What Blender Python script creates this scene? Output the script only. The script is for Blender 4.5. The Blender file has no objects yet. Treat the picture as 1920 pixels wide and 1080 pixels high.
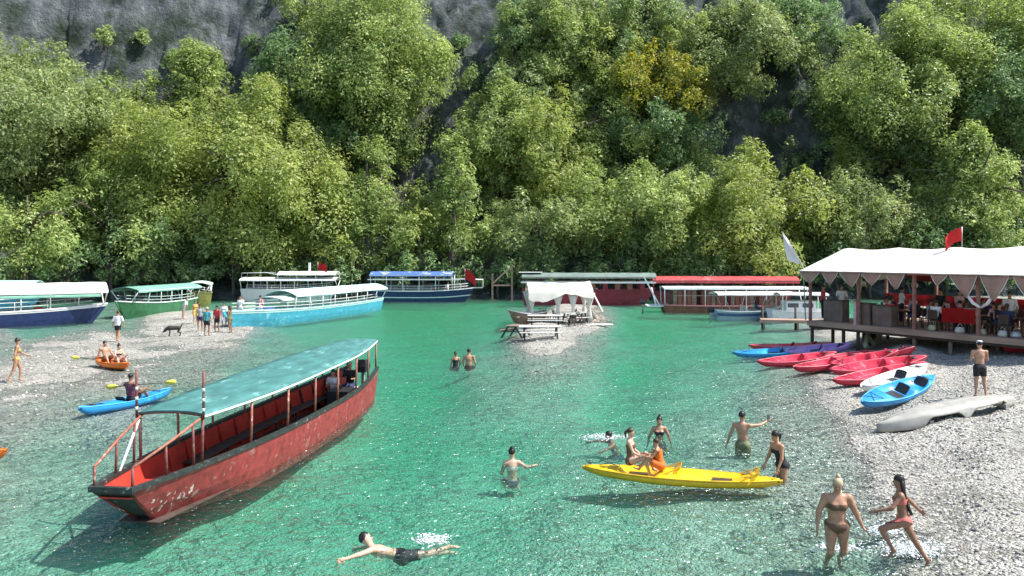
import bpy, bmesh, math, random
import numpy as np
from mathutils import Vector, Matrix, noise as mnoise

random.seed(7)
RNG = np.random.default_rng(7)
SC = bpy.context.scene
COL = SC.collection

# ------------------------------------------------------------------ camera
CAM_H = 5.0
cam_data = bpy.data.cameras.new('camera')
cam = bpy.data.objects.new('camera', cam_data)
COL.objects.link(cam)
cam.location = (0, 0, CAM_H)
cam.rotation_euler = (math.radians(90), 0, 0)
cam_data.sensor_width = 36.0
cam_data.lens = 1500 / 1920 * 36.0
cam_data.shift_y = -60 / 1920
cam_data.clip_start = 0.1
cam_data.clip_end = 2000
SC.camera = cam

# ------------------------------------------------------------------ world and sun
SUN_EL = math.radians(55)
SUN_H = Vector((1.0, -0.14, 0)).normalized()
SUN_DIR = Vector((SUN_H.x * math.cos(SUN_EL), SUN_H.y * math.cos(SUN_EL), math.sin(SUN_EL)))
world = bpy.data.worlds.new('World')
SC.world = world
world.use_nodes = True
wn = world.node_tree.nodes
wl = world.node_tree.links
wn.clear()
sky = wn.new('ShaderNodeTexSky')
sky.sky_type = 'NISHITA'
sky.sun_disc = False
sky.sun_elevation = SUN_EL
sky.sun_rotation = math.atan2(SUN_H.x, SUN_H.y)
sky.air_density = 1.0
sky.dust_density = 1.0
bg = wn.new('ShaderNodeBackground')
bg.inputs['Strength'].default_value = 0.15
wo = wn.new('ShaderNodeOutputWorld')
wl.new(sky.outputs[0], bg.inputs['Color'])
wl.new(bg.outputs[0], wo.inputs['Surface'])
sun_data = bpy.data.lights.new('sun', 'SUN')
sun_data.energy = 5.0
sun_data.angle = math.radians(0.5)
sun_data.color = (1.0, 0.955, 0.88)
sun = bpy.data.objects.new('sun', sun_data)
COL.objects.link(sun)
sun.rotation_euler = (-SUN_DIR).to_track_quat('-Z', 'Y').to_euler()
sun.location = (60, 20, 80)

vs = SC.view_settings
vs.view_transform = 'Standard'
vs.look = 'None'
vs.gamma = 1.0
vs.exposure = 0.74
vs.use_curve_mapping = False
SC.render.engine = 'CYCLES'
cy = SC.cycles
cy.use_denoising = True
cy.max_bounces = 6
cy.diffuse_bounces = 3
cy.glossy_bounces = 2
cy.transmission_bounces = 3
cy.transparent_max_bounces = 10
cy.volume_bounces = 0
cy.caustics_reflective = False
cy.caustics_refractive = False

# ------------------------------------------------------------------ materials
MATS = {}


def _nodes(name):
    m = bpy.data.materials.new(name)
    m.use_nodes = True
    m.node_tree.nodes.clear()
    return m, m.node_tree.nodes, m.node_tree.links


def ramp(nt, stops, interp='LINEAR'):
    r = nt.new('ShaderNodeValToRGB')
    r.color_ramp.interpolation = interp
    els = r.color_ramp.elements
    while len(els) < len(stops):
        els.new(0.5)
    for e, (p, c) in zip(els, stops):
        e.position = p
        e.color = (c[0], c[1], c[2], 1)
    return r


def mat(name, col, rough=0.6, var=0.25, scale=6.0, bump=0.0, spec=0.4, dirt=None, dirt_amt=0.45, dscale=2.5,
        metal=0.0, trans=0.0, stretch=(1, 1, 1), coat=0.0):
    """a painted / plain surface: colour varied by noise, an optional second wear colour in patches, fine relief"""
    if name in MATS:
        return MATS[name]
    m, n, l = _nodes(name)
    tc = n.new('ShaderNodeTexCoord')
    mp = n.new('ShaderNodeMapping')
    mp.inputs['Scale'].default_value = stretch
    l.new(tc.outputs['Object'], mp.inputs['Vector'])
    nz = n.new('ShaderNodeTexNoise')
    nz.inputs['Scale'].default_value = scale
    nz.inputs['Detail'].default_value = 5
    l.new(mp.outputs[0], nz.inputs['Vector'])
    lo = [c * (1 - var) for c in col]
    hi = [min(1, c * (1 + var * 0.8)) for c in col]
    r = ramp(n, [(0.3, lo), (0.7, hi)])
    l.new(nz.outputs['Fac'], r.inputs[0])
    out = r.outputs[0]
    if dirt is not None:
        n2 = n.new('ShaderNodeTexNoise')
        n2.inputs['Scale'].default_value = dscale
        n2.inputs['Detail'].default_value = 8
        n2.inputs['Roughness'].default_value = 0.7
        l.new(mp.outputs[0], n2.inputs['Vector'])
        r2 = ramp(n, [(1 - dirt_amt, (0, 0, 0)), (min(1, 1 - dirt_amt + 0.08), (1, 1, 1))])
        l.new(n2.outputs['Fac'], r2.inputs[0])
        mx = n.new('ShaderNodeMix')
        mx.data_type = 'RGBA'
        l.new(r2.outputs[0], mx.inputs['Factor'])
        l.new(out, mx.inputs['A'])
        mx.inputs['B'].default_value = (*dirt, 1)
        out = mx.outputs['Result']
    b = n.new('ShaderNodeBsdfPrincipled')
    l.new(out, b.inputs['Base Color'])
    b.inputs['Roughness'].default_value = rough
    b.inputs['Specular IOR Level'].default_value = spec
    b.inputs['Metallic'].default_value = metal
    b.inputs['Coat Weight'].default_value = coat
    if bump > 0:
        bp = n.new('ShaderNodeBump')
        bp.inputs['Strength'].default_value = bump
        bp.inputs['Distance'].default_value = 0.02
        l.new(nz.outputs['Fac'], bp.inputs['Height'])
        l.new(bp.outputs[0], b.inputs['Normal'])
    sh = b.outputs[0]
    if trans > 0:
        t = n.new('ShaderNodeBsdfTranslucent')
        l.new(out, t.inputs['Color'])
        ms = n.new('ShaderNodeMixShader')
        ms.inputs[0].default_value = trans
        l.new(sh, ms.inputs[1])
        l.new(t.outputs[0], ms.inputs[2])
        sh = ms.outputs[0]
    o = n.new('ShaderNodeOutputMaterial')
    l.new(sh, o.inputs['Surface'])
    MATS[name] = m
    return m


def leaf_mat(name, cols, trans=0.42):
    if name in MATS:
        return MATS[name]
    m, n, l = _nodes(name)
    g = n.new('ShaderNodeNewGeometry')
    r = ramp(n, [(i / (len(cols) - 1), c) for i, c in enumerate(cols)])
    l.new(g.outputs['Random Per Island'], r.inputs[0])
    tc = n.new('ShaderNodeTexCoord')
    nz = n.new('ShaderNodeTexNoise')
    nz.inputs['Scale'].default_value = 0.35
    l.new(tc.outputs['Object'], nz.inputs['Vector'])
    r2 = ramp(n, [(0.3, (0.62, 0.66, 0.62)), (0.7, (1.25, 1.2, 1.1))])
    l.new(nz.outputs['Fac'], r2.inputs[0])
    mx = n.new('ShaderNodeMix')
    mx.data_type = 'RGBA'
    mx.blend_type = 'MULTIPLY'
    mx.inputs['Factor'].default_value = 1
    l.new(r.outputs[0], mx.inputs['A'])
    l.new(r2.outputs[0], mx.inputs['B'])
    c = mx.outputs['Result']
    d = n.new('ShaderNodeBsdfPrincipled')
    d.inputs['Roughness'].default_value = 0.42
    d.inputs['Specular IOR Level'].default_value = 0.45
    l.new(c, d.inputs['Base Color'])
    t = n.new('ShaderNodeBsdfTranslucent')
    hs = n.new('ShaderNodeHueSaturation')
    hs.inputs['Value'].default_value = 1.5
    hs.inputs['Saturation'].default_value = 1.1
    l.new(c, hs.inputs['Color'])
    l.new(hs.outputs[0], t.inputs['Color'])
    ms = n.new('ShaderNodeMixShader')
    ms.inputs[0].default_value = trans
    l.new(d.outputs[0], ms.inputs[1])
    l.new(t.outputs[0], ms.inputs[2])
    o = n.new('ShaderNodeOutputMaterial')
    l.new(ms.outputs[0], o.inputs['Surface'])
    MATS[name] = m
    return m


def gravel_mat():
    m, n, l = _nodes('river_gravel')
    tc = n.new('ShaderNodeTexCoord')
    v1 = n.new('ShaderNodeTexVoronoi')
    v1.inputs['Scale'].default_value = 13
    v2 = n.new('ShaderNodeTexVoronoi')
    v2.inputs['Scale'].default_value = 30
    v3 = n.new('ShaderNodeTexVoronoi')
    v3.inputs['Scale'].default_value = 2.6
    big = n.new('ShaderNodeTexNoise')
    big.inputs['Scale'].default_value = 0.35
    big.inputs['Detail'].default_value = 6
    for q in (v1, v2, v3, big):
        l.new(tc.outputs['Object'], q.inputs['Vector'])
    sx = n.new('ShaderNodeSeparateColor')
    l.new(v1.outputs['Color'], sx.inputs[0])
    r1 = ramp(n, [(0.0, (0.24, 0.235, 0.215)), (0.4, (0.37, 0.36, 0.325)), (0.70, (0.47, 0.455, 0.42)), (0.8, (0.76, 0.75, 0.71)), (1.0, (0.82, 0.81, 0.77))])  # the palest stones also stand in for bright flecks of light under water
    l.new(sx.outputs[0], r1.inputs[0])
    sx2 = n.new('ShaderNodeSeparateColor')
    l.new(v2.outputs['Color'], sx2.inputs[0])
    r2 = ramp(n, [(0.0, (0.32, 0.31, 0.29)), (0.5, (0.55, 0.54, 0.5)), (1.0, (0.75, 0.74, 0.7))])
    l.new(sx2.outputs[1], r2.inputs[0])
    mx = n.new('ShaderNodeMix')
    mx.data_type = 'RGBA'
    rr = ramp(n, [(0.42, (0, 0, 0)), (0.58, (1, 1, 1))])
    sx3 = n.new('ShaderNodeSeparateColor')
    l.new(v3.outputs['Color'], sx3.inputs[0])
    l.new(sx3.outputs[2], rr.inputs[0])
    l.new(rr.outputs[0], mx.inputs['Factor'])
    l.new(r1.outputs[0], mx.inputs['A'])
    l.new(r2.outputs[0], mx.inputs['B'])
    # darker, slightly green patches of silt and algae at a larger scale
    r3 = ramp(n, [(0.3, (0.55, 0.555, 0.515)), (0.62, (0.80, 0.79, 0.755))])
    l.new(big.outputs['Fac'], r3.inputs[0])
    mm = n.new('ShaderNodeMix')
    mm.data_type = 'RGBA'
    mm.blend_type = 'MULTIPLY'
    mm.inputs['Factor'].default_value = 1
    l.new(mx.outputs['Result'], mm.inputs['A'])
    l.new(r3.outputs[0], mm.inputs['B'])
    # silt covers the stones of the deeper channel
    sp = n.new('ShaderNodeSeparateXYZ')
    l.new(tc.outputs['Object'], sp.inputs[0])
    mr = n.new('ShaderNodeMapRange')
    mr.inputs['From Min'].default_value = -0.15
    mr.inputs['From Max'].default_value = -0.7
    mr.inputs['To Min'].default_value = 0.0
    mr.inputs['To Max'].default_value = 0.62
    l.new(sp.outputs[2], mr.inputs[0])
    # stones are darker where the water wets them
    wr = n.new('ShaderNodeMapRange')
    wr.inputs['From Min'].default_value = 0.03
    wr.inputs['From Max'].default_value = 0.12
    wr.inputs['To Min'].default_value = 0.86
    wr.inputs['To Max'].default_value = 1.0
    l.new(sp.outputs[2], wr.inputs[0])
    wet = n.new('ShaderNodeMix')
    wet.data_type = 'RGBA'
    wet.blend_type = 'MULTIPLY'
    wet.inputs['Factor'].default_value = 1
    l.new(mm.outputs['Result'], wet.inputs['A'])
    l.new(wr.outputs[0], wet.inputs['B'])
    mm = wet
    silt = n.new('ShaderNodeMix')
    silt.data_type = 'RGBA'
    l.new(mr.outputs[0], silt.inputs['Factor'])
    l.new(mm.outputs['Result'], silt.inputs['A'])
    silt.inputs['B'].default_value = (0.40, 0.40, 0.36, 1)
    b = n.new('ShaderNodeBsdfPrincipled')
    b.inputs['Roughness'].default_value = 0.85
    b.inputs['Specular IOR Level'].default_value = 0.2
    l.new(silt.outputs['Result'], b.inputs['Base Color'])
    ad = n.new('ShaderNodeMath')
    ad.operation = 'MULTIPLY_ADD'
    l.new(v1.outputs['Distance'], ad.inputs[0])
    ad.inputs[1].default_value = -1.0
    mu = n.new('ShaderNodeMath')
    mu.operation = 'MULTIPLY'
    l.new(v2.outputs['Distance'], mu.inputs[0])
    mu.inputs[1].default_value = -0.45
    l.new(mu.outputs[0], ad.inputs[2])
    bp = n.new('ShaderNodeBump')
    bp.inputs['Strength'].default_value = 1.0
    bp.inputs['Distance'].default_value = 0.055
    l.new(ad.outputs[0], bp.inputs['Height'])
    l.new(bp.outputs[0], b.inputs['Normal'])
    o = n.new('ShaderNodeOutputMaterial')
    l.new(b.outputs[0], o.inputs['Surface'])
    return m


def rock_mat():
    m, n, l = _nodes('cliff_rock')
    tc = n.new('ShaderNodeTexCoord')
    mp = n.new('ShaderNodeMapping')
    mp.inputs['Scale'].default_value = (0.6, 0.6, 0.12)
    l.new(tc.outputs['Object'], mp.inputs['Vector'])
    n1 = n.new('ShaderNodeTexNoise')
    n1.inputs['Scale'].default_value = 1.5
    n1.inputs['Detail'].default_value = 9
    n1.inputs['Roughness'].default_value = 0.65
    l.new(mp.outputs[0], n1.inputs['Vector'])
    r1 = ramp(n, [(0.25, (0.09, 0.10, 0.11)), (0.5, (0.20, 0.225, 0.245)), (0.62, (0.29, 0.30, 0.305)), (0.75, (0.42, 0.39, 0.34))])
    l.new(n1.outputs['Fac'], r1.inputs[0])
    n2 = n.new('ShaderNodeTexNoise')
    n2.inputs['Scale'].default_value = 0.22
    n2.inputs['Detail'].default_value = 10
    n2.inputs['Roughness'].default_value = 0.7
    l.new(tc.outputs['Object'], n2.inputs['Vector'])
    r2 = ramp(n, [(0.42, (0, 0, 0)), (0.6, (1, 1, 1))])
    l.new(n2.outputs['Fac'], r2.inputs[0])
    mx = n.new('ShaderNodeMix')
    mx.data_type = 'RGBA'
    l.new(r2.outputs[0], mx.inputs['Factor'])
    l.new(r1.outputs[0], mx.inputs['A'])
    mx.inputs['B'].default_value = (0.055, 0.08, 0.055, 1)
    n3 = n.new('ShaderNodeTexNoise')
    n3.inputs['Scale'].default_value = 1.1
    n3.inputs['Detail'].default_value = 10
    n3.inputs['Roughness'].default_value = 0.72
    l.new(tc.outputs['Object'], n3.inputs['Vector'])
    hsum = n.new('ShaderNodeMath')
    hsum.operation = 'MULTIPLY_ADD'
    l.new(n3.outputs['Fac'], hsum.inputs[0])
    hsum.inputs[1].default_value = 1.4
    hsum.inputs[2].default_value = 0.0
    b = n.new('ShaderNodeBsdfPrincipled')
    b.inputs['Roughness'].default_value = 0.9
    b.inputs['Specular IOR Level'].default_value = 0.15
    l.new(mx.outputs['Result'], b.inputs['Base Color'])
    bp = n.new('ShaderNodeBump')
    bp.inputs['Strength'].default_value = 1.0
    bp.inputs['Distance'].default_value = 1.3
    l.new(hsum.outputs[0], bp.inputs['Height'])
    l.new(bp.outputs[0], b.inputs['Normal'])
    o = n.new('ShaderNodeOutputMaterial')
    l.new(b.outputs[0], o.inputs['Surface'])
    return m


def water_mat():
    m, n, l = _nodes('river_water')
    tc = n.new('ShaderNodeTexCoord')
    w1 = n.new('ShaderNodeTexNoise')
    w1.inputs['Scale'].default_value = 2.6
    w1.inputs['Detail'].default_value = 3.0
    w1.inputs['Roughness'].default_value = 0.55
    w1.inputs['Distortion'].default_value = 0.6
    w2 = n.new('ShaderNodeTexNoise')
    w2.inputs['Scale'].default_value = 0.45
    w2.inputs['Detail'].default_value = 3
    for q in (w1, w2):
        l.new(tc.outputs['Object'], q.inputs['Vector'])
    # wind patches: ripples are rougher in some places than in others
    r = ramp(n, [(0.35, (0.35, 0.35, 0.35)), (0.65, (1, 1, 1))])
    l.new(w2.outputs['Fac'], r.inputs[0])
    mu = n.new('ShaderNodeMath')
    mu.operation = 'MULTIPLY'
    l.new(w1.outputs['Fac'], mu.inputs[0])
    l.new(r.outputs[0], mu.inputs[1])
    bp = n.new('ShaderNodeBump')
    bp.inputs['Strength'].default_value = 1.0
    bp.inputs['Distance'].default_value = WAVE_H
    l.new(mu.outputs[0], bp.inputs['Height'])
    # the finest ripples, which only catch the sun
    w3 = n.new('ShaderNodeTexNoise')
    w3.inputs['Scale'].default_value = 5.5
    w3.inputs['Detail'].default_value = 2
    l.new(tc.outputs['Object'], w3.inputs['Vector'])
    b3 = n.new('ShaderNodeBump')
    b3.inputs['Strength'].default_value = 1.0
    b3.inputs['Distance'].default_value = FINE_H
    l.new(w3.outputs['Fac'], b3.inputs['Height'])
    l.new(bp.outputs[0], b3.inputs['Normal'])
    fr0 = n.new('ShaderNodeFresnel')
    fr0.inputs['IOR'].default_value = 1.33
    l.new(bp.outputs[0], fr0.inputs['Normal'])
    fr = n.new('ShaderNodeMath')
    fr.operation = 'MULTIPLY'
    l.new(fr0.outputs[0], fr.inputs[0])
    fr.inputs[1].default_value = 0.8
    tr = n.new('ShaderNodeBsdfTransparent')
    tr.inputs['Color'].default_value = (0.97, 0.985, 0.98, 1)
    gl = n.new('ShaderNodeBsdfGlossy')
    gl.inputs['Roughness'].default_value = WATER_ROUGH
    l.new(b3.outputs[0], gl.inputs['Normal'])
    ms = n.new('ShaderNodeMixShader')
    l.new(fr.outputs[0], ms.inputs[0])
    l.new(tr.outputs[0], ms.inputs[1])
    l.new(gl.outputs[0], ms.inputs[2])
    va = n.new('ShaderNodeVolumeAbsorption')
    va.inputs['Color'].default_value = (0.06, 0.915, 0.70, 1)
    va.inputs['Density'].default_value = WATER_DENS
    o = n.new('ShaderNodeOutputMaterial')
    l.new(ms.outputs[0], o.inputs['Surface'])
    vsn = n.new('ShaderNodeVolumeScatter')
    vsn.inputs['Color'].default_value = (0.30, 0.92, 0.64, 1)
    vsn.inputs['Density'].default_value = WATER_SCAT
    ad = n.new('ShaderNodeAddShader')
    l.new(va.outputs[0], ad.inputs[0])
    l.new(vsn.outputs[0], ad.inputs[1])
    l.new(ad.outputs[0], o.inputs['Volume'])
    return m


WAVE_H = 0.26
FINE_H = 0.15
WATER_ROUGH = 0.22
WATER_DENS = 0.47
WATER_SCAT = 0.085


# ------------------------------------------------------------------ object helpers
def tag(o, label=None, cat=None, group=None, kind=None):
    if label: o['label'] = label
    if cat: o['category'] = cat
    if group: o['group'] = group
    if kind: o['kind'] = kind
    return o


def thing(name, label, cat, loc=(0, 0, 0), rz=0.0, group=None):
    o = bpy.data.objects.new(name, None)
    COL.objects.link(o)
    o.location = loc
    o.rotation_euler = (0, 0, rz)
    o.empty_display_size = 0.3
    return tag(o, label, cat, group)


def link(name, me, mats, parent=None):
    o = bpy.data.objects.new(name, me)
    for m in (mats if isinstance(mats, (list, tuple)) else [mats]):
        me.materials.append(m)
    COL.objects.link(o)
    if parent is not None:
        o.parent = parent
    return o


def copy_tree(o, parent=None):
    c = o.copy()
    COL.objects.link(c)
    if parent is not None:
        c.parent = parent
        c.matrix_parent_inverse = o.matrix_parent_inverse.copy()
    for ch in list(o.children):
        copy_tree(ch, c)
    return c


class MB:
    """collects shapes and links them as ONE mesh object"""

    def __init__(self):
        self.v, self.f, self.s = [], [], []

    def add(self, verts, faces, smooth=False):
        k = len(self.v)
        self.v.extend([tuple(p) for p in verts])
        for q in faces:
            self.f.append(tuple(i + k for i in q))
            self.s.append(smooth)
        return self

    def box(self, c, s, rz=0.0, R=None):
        hx, hy, hz = s[0] / 2, s[1] / 2, s[2] / 2
        M = R if R is not None else Matrix.Rotation(rz, 3, 'Z')
        c = Vector(c)
        vs_ = [c + M @ Vector((x * hx, y * hy, z * hz)) for x in (-1, 1) for y in (-1, 1) for z in (-1, 1)]
        return self.add(vs_, [(0, 1, 3, 2), (4, 6, 7, 5), (0, 4, 5, 1), (2, 3, 7, 6), (0, 2, 6, 4), (1, 5, 7, 3)])

    def bar(self, a, b, w, h=None):
        """a square-section bar from a to b"""
        a, b = Vector(a), Vector(b)
        h = h or w
        d = b - a
        L = d.length
        if L < 1e-6:
            return self
        q = d.to_track_quat('X', 'Z').to_matrix()
        return self.box((a + b) / 2, (L, w, h), R=q)

    def tube(self, pts, rad, n=8, cap=True, smooth=True):
        pts = [Vector(p) for p in pts]
        if not isinstance(rad, (list, tuple)):
            rad = [rad] * len(pts)
        vs_, fs = [], []
        up = None
        for i, p in enumerate(pts):
            a = pts[max(0, i - 1)]
            b = pts[min(len(pts) - 1, i + 1)]
            d = (b - a)
            d = d.normalized() if d.length > 1e-9 else Vector((0, 0, 1))
            if up is None:
                up = Vector((0, 0, 1)) if abs(d.z) < 0.9 else Vector((1, 0, 0))
            x = d.cross(up).normalized()
            y = x.cross(d).normalized()
            up = y
            for k in range(n):
                t = 2 * math.pi * k / n
                vs_.append(p + (x * math.cos(t) + y * math.sin(t)) * rad[i])
        for i in range(len(pts) - 1):
            for k in range(n):
                k2 = (k + 1) % n
                fs.append((i * n + k, i * n + k2, (i + 1) * n + k2, (i + 1) * n + k))
        if cap:
            fs.append(tuple(reversed(range(n))))
            e = (len(pts) - 1) * n
            fs.append(tuple(range(e, e + n)))
        return self.add(vs_, fs, smooth)

    def rings(self, rings, closed=True, cap=True, smooth=True):
        n = len(rings[0])
        vs_ = [p for r in rings for p in r]
        fs = []
        for i in range(len(rings) - 1):
            for k in range(n if closed else n - 1):
                k2 = (k + 1) % n
                fs.append((i * n + k, i * n + k2, (i + 1) * n + k2, (i + 1) * n + k))
        if cap and closed:
            fs.append(tuple(reversed(range(n))))
            e = (len(rings) - 1) * n
            fs.append(tuple(range(e, e + n)))
        return self.add(vs_, fs, smooth)

    def ball(self, c, r, n=8, m=6, smooth=True):
        if not isinstance(r, (list, tuple)):
            r = (r, r, r)
        c = Vector(c)
        vs_ = [c + Vector((0, 0, -r[2]))]
        for j in range(1, m):
            ph = -math.pi / 2 + math.pi * j / m
            for k in range(n):
                t = 2 * math.pi * k / n
                vs_.append(c + Vector((r[0] * math.cos(ph) * math.cos(t), r[1] * math.cos(ph) * math.sin(t), r[2] * math.sin(ph))))
        vs_.append(c + Vector((0, 0, r[2])))
        fs = []
        for k in range(n):
            fs.append((0, 1 + (k + 1) % n, 1 + k))
        for j in range(m - 2):
            for k in range(n):
                a = 1 + j * n + k
                b = 1 + j * n + (k + 1) % n
                fs.append((a, b, b + n, a + n))
        e = len(vs_) - 1
        for k in range(n):
            fs.append((e, 1 + (m - 2) * n + k, 1 + (m - 2) * n + (k + 1) % n))
        return self.add(vs_, fs, smooth)

    def sheet(self, grid, th=0.0, smooth=True):
        """grid[i][j] of points; th > 0 gives the sheet thickness (downwards)"""
        ni, nj = len(grid), len(grid[0])
        vs_ = [Vector(p) for r in grid for p in r]
        fs = [(i * nj + j, (i + 1) * nj + j, (i + 1) * nj + j + 1, i * nj + j + 1) for i in range(ni - 1) for j in range(nj - 1)]
        self.add(vs_, fs, smooth)
        if th:
            lo = [p - Vector((0, 0, th)) for p in vs_]
            self.add(lo, [tuple(reversed(q)) for q in fs], smooth)
            rim = [i * nj for i in range(ni)] + [(ni - 1) * nj + j for j in range(1, nj)] + \
                  [i * nj + nj - 1 for i in range(ni - 2, -1, -1)] + [j for j in range(nj - 2, 0, -1)]
            k = len(rim)
            self.add([vs_[i] for i in rim] + [lo[i] for i in rim],
                     [(a, a + k, (a + 1) % k + k, (a + 1) % k) for a in range(k)])
        return self

    def mesh(self, name):
        me = bpy.data.meshes.new(name)
        me.from_pydata(self.v, [], self.f)
        me.polygons.foreach_set('use_smooth', self.s)
        me.update()
        return me

    def build(self, name, m, parent=None, fix=True):
        me = self.mesh(name)
        if fix:
            b = bmesh.new()
            b.from_mesh(me)
            bmesh.ops.recalc_face_normals(b, faces=b.faces)
            b.to_mesh(me)
            b.free()
        return link(name, me, m, parent)


def np_mesh(name, V, F, smooth=False):
    """V (n,3), F (m,k) arrays"""
    me = bpy.data.meshes.new(name)
    V = np.asarray(V, dtype=np.float32)
    F = np.asarray(F, dtype=np.int32)
    m, k = F.shape
    me.vertices.add(len(V))
    me.vertices.foreach_set('co', V.ravel())
    me.loops.add(m * k)
    me.loops.foreach_set('vertex_index', F.ravel())
    me.polygons.add(m)
    me.polygons.foreach_set('loop_start', np.arange(m, dtype=np.int32) * k)
    me.polygons.foreach_set('loop_total', np.full(m, k, dtype=np.int32))
    me.polygons.foreach_set('use_smooth', np.full(m, smooth, dtype=bool))
    me.update(calc_edges=True)
    me.validate()
    return me


# ------------------------------------------------------------------ from the photograph to the ground
F_PX = 1500.0


def at(px, py, z=0.0):
    """the point of the level z that the photograph shows at this pixel"""
    Y = F_PX * (CAM_H - z) / (py - 480.0)
    return Vector(((px - 960.0) / F_PX * Y, Y, z))


def atY(px, py, Y):
    return Vector(((px - 960.0) / F_PX * Y, Y, CAM_H - (py - 480.0) / F_PX * Y))
# ------------------------------------------------------------------ the river bed and the beach
def _z0(px, py, z):
    p = at(px, py, 0)
    return (p.x, p.y, z)


CTRL = [
    # right beach, world metres
    (6.6, 12.5, 0.0), (7.6, 12, .14), (9, 13, .3), (10.1, 16.1, .28), (12.5, 17, .5), (12.5, 20, .42), (13, 22.5, .4), (15.1, 24, .6), (14.6, 27.9, .48),
    (16.5, 27, .65), (17.9, 35.8, .95), (20.2, 31.5, 1.0), (22, 33, 1.3), (24, 40, 1.3), (18, 30, .8), (15.9, 30.7, .6),
    (15.2, 41, -.05), (14.3, 37, .0), (16.3, 38.4, .4), (20, 44, .7), (19, 50, .0), (17, 47, -.4), (22, 52, .2), (24, 60, .1), (9.2, 18.6, .05), (10.2, 22.1, .03),
    (11.2, 25.5, .03), (12.4, 28.5, .1), (12.2, 30.6, .0), (13.2, 33.5, .05), (12.3, 35, -.12), (25, 28, 1.3), (30, 20, 1.6), (16, 14, .9), (20, 22, 1.0), (14, 9, .7),
    _z0(1720, 980, 0), _z0(1690, 900, 0.0), _z0(1640, 815, -.02),
    _z0(1570, 1075, -.40), _z0(1565, 1030, -.38), _z0(1560, 985, -.26), _z0(1560, 900, -.13), _z0(1520, 830, -.13), _z0(1500, 770, -.12), _z0(1480, 725, -.13), _z0(1400, 695, -.3),
    _z0(1400, 1080, -.38), _z0(1370, 960, -.34), _z0(1370, 860, -.30), _z0(1350, 780, -.32), _z0(1310, 720, -.45), _z0(1350, 640, -.6),
    # deep channel
    _z0(1150, 1080, -.62), _z0(1000, 1080, -.72), _z0(800, 1080, -.8), _z0(560, 1080, -.9), _z0(300, 1080, -.9), _z0(250, 1000, -.75), _z0(1150, 950, -.6),
    _z0(900, 930, -.8), _z0(700, 930, -.95), _z0(950, 820, -.85), _z0(760, 800, -1.0), _z0(1180, 820, -.55), _z0(1150, 740, -.75), _z0(800, 700, -1.05),
    _z0(1180, 670, -.95), _z0(820, 630, -1.0), _z0(1200, 610, -.95), _z0(820, 590, -1.0), _z0(650, 700, -.8), _z0(500, 900, -.9),
    # left shoal
    _z0(30, 716, .02), _z0(0, 780, -.05), _z0(0, 900, -.26), _z0(130, 870, -.3), _z0(0, 1080, -.7), _z0(120, 960, -.5), _z0(220, 760, -.09), _z0(250, 690, -.0), _z0(130, 680, .03),
    _z0(100, 650, .03), _z0(221, 641, .04), _z0(330, 630, .02), _z0(400, 622, .12), _z0(380, 600, .16), _z0(420, 642, -.02), _z0(500, 640, -.2),
    _z0(480, 690, -.22), _z0(600, 625, -.4), _z0(360, 690, -.08), _z0(380, 760, -.35), _z0(0, 628, -.03), _z0(60, 612, -.25), _z0(230, 606, -.1), _z0(440, 618, .08), _z0(320, 592, .12),
    _z0(560, 590, -.4), _z0(-200, 700, .03), _z0(-200, 900, -.2), _z0(-200, 640, -.3),
    # spit in the middle
    _z0(1000, 652, .12), _z0(1040, 636, .2), _z0(1100, 608, .2), _z0(1010, 604, .22), _z0(962, 638, 0.06), _z0(1135, 604, .03), _z0(1005, 690, -.16), _z0(950, 690, -.35), _z0(935, 655, -.35), _z0(1120, 640, -.12),
    _z0(1170, 615, -.5), _z0(930, 605, -.6), _z0(1090, 655, -.05), _z0(1060, 582, .15), _z0(990, 578, -.05), _z0(1050, 730, -.45), _z0(930, 640, -.5), _z0(1150, 650, -.4), _z0(960, 660, -.1),
    # far side
    _z0(100, 572, -.4), _z0(400, 566, -.2), _z0(600, 562, -.7), _z0(800, 562, -1), _z0(1000, 562, -.8), _z0(1300, 570, -.7), _z0(1600, 572, -.5), _z0(1900, 572, .4),
]
CT = np.array(CTRL, dtype=np.float64)
CU = np.stack([F_PX * CT[:, 0] / CT[:, 1], 1.9 * 7500.0 / CT[:, 1]], 1)


def bed_z(x, y):
    """height of river bed and beach at arrays x, y"""
    x = np.atleast_1d(np.asarray(x, dtype=np.float64))
    y = np.atleast_1d(np.asarray(y, dtype=np.float64))
    u = np.clip(F_PX * x / y, -1250, 1600)
    v = np.clip(1.9 * 7500.0 / y, 60, 1180)
    num = np.zeros_like(x)
    den = np.zeros_like(x)
    for (cu, cv), cz in zip(CU, CT[:, 2]):
        w = 1.0 / (((u - cu) ** 2 + (v - cv) ** 2) + 500.0) ** 1.8
        num += w * cz
        den += w
    z = num / den
    z += 0.035 * np.sin(x * 1.1 + 0.7 * np.sin(y * 0.6)) * np.sin(y * 0.9 + 1.3 * np.sin(x * 0.5))
    z += 0.012 * np.sin(x * 4.1 + y * 2.3) * np.sin(y * 3.7 - x * 1.9)
    return z


def gz(x, y):
    return float(bed_z(x, y)[0])


def atg(px, py):
    """the point of the bed or beach that the photograph shows at this pixel"""
    z = 0.0
    for _ in range(30):
        p = at(px, py, z)
        z = 0.5 * z + 0.5 * gz(p.x, p.y)
    p = at(px, py, z)
    p.z = gz(p.x, p.y)
    return p


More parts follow.
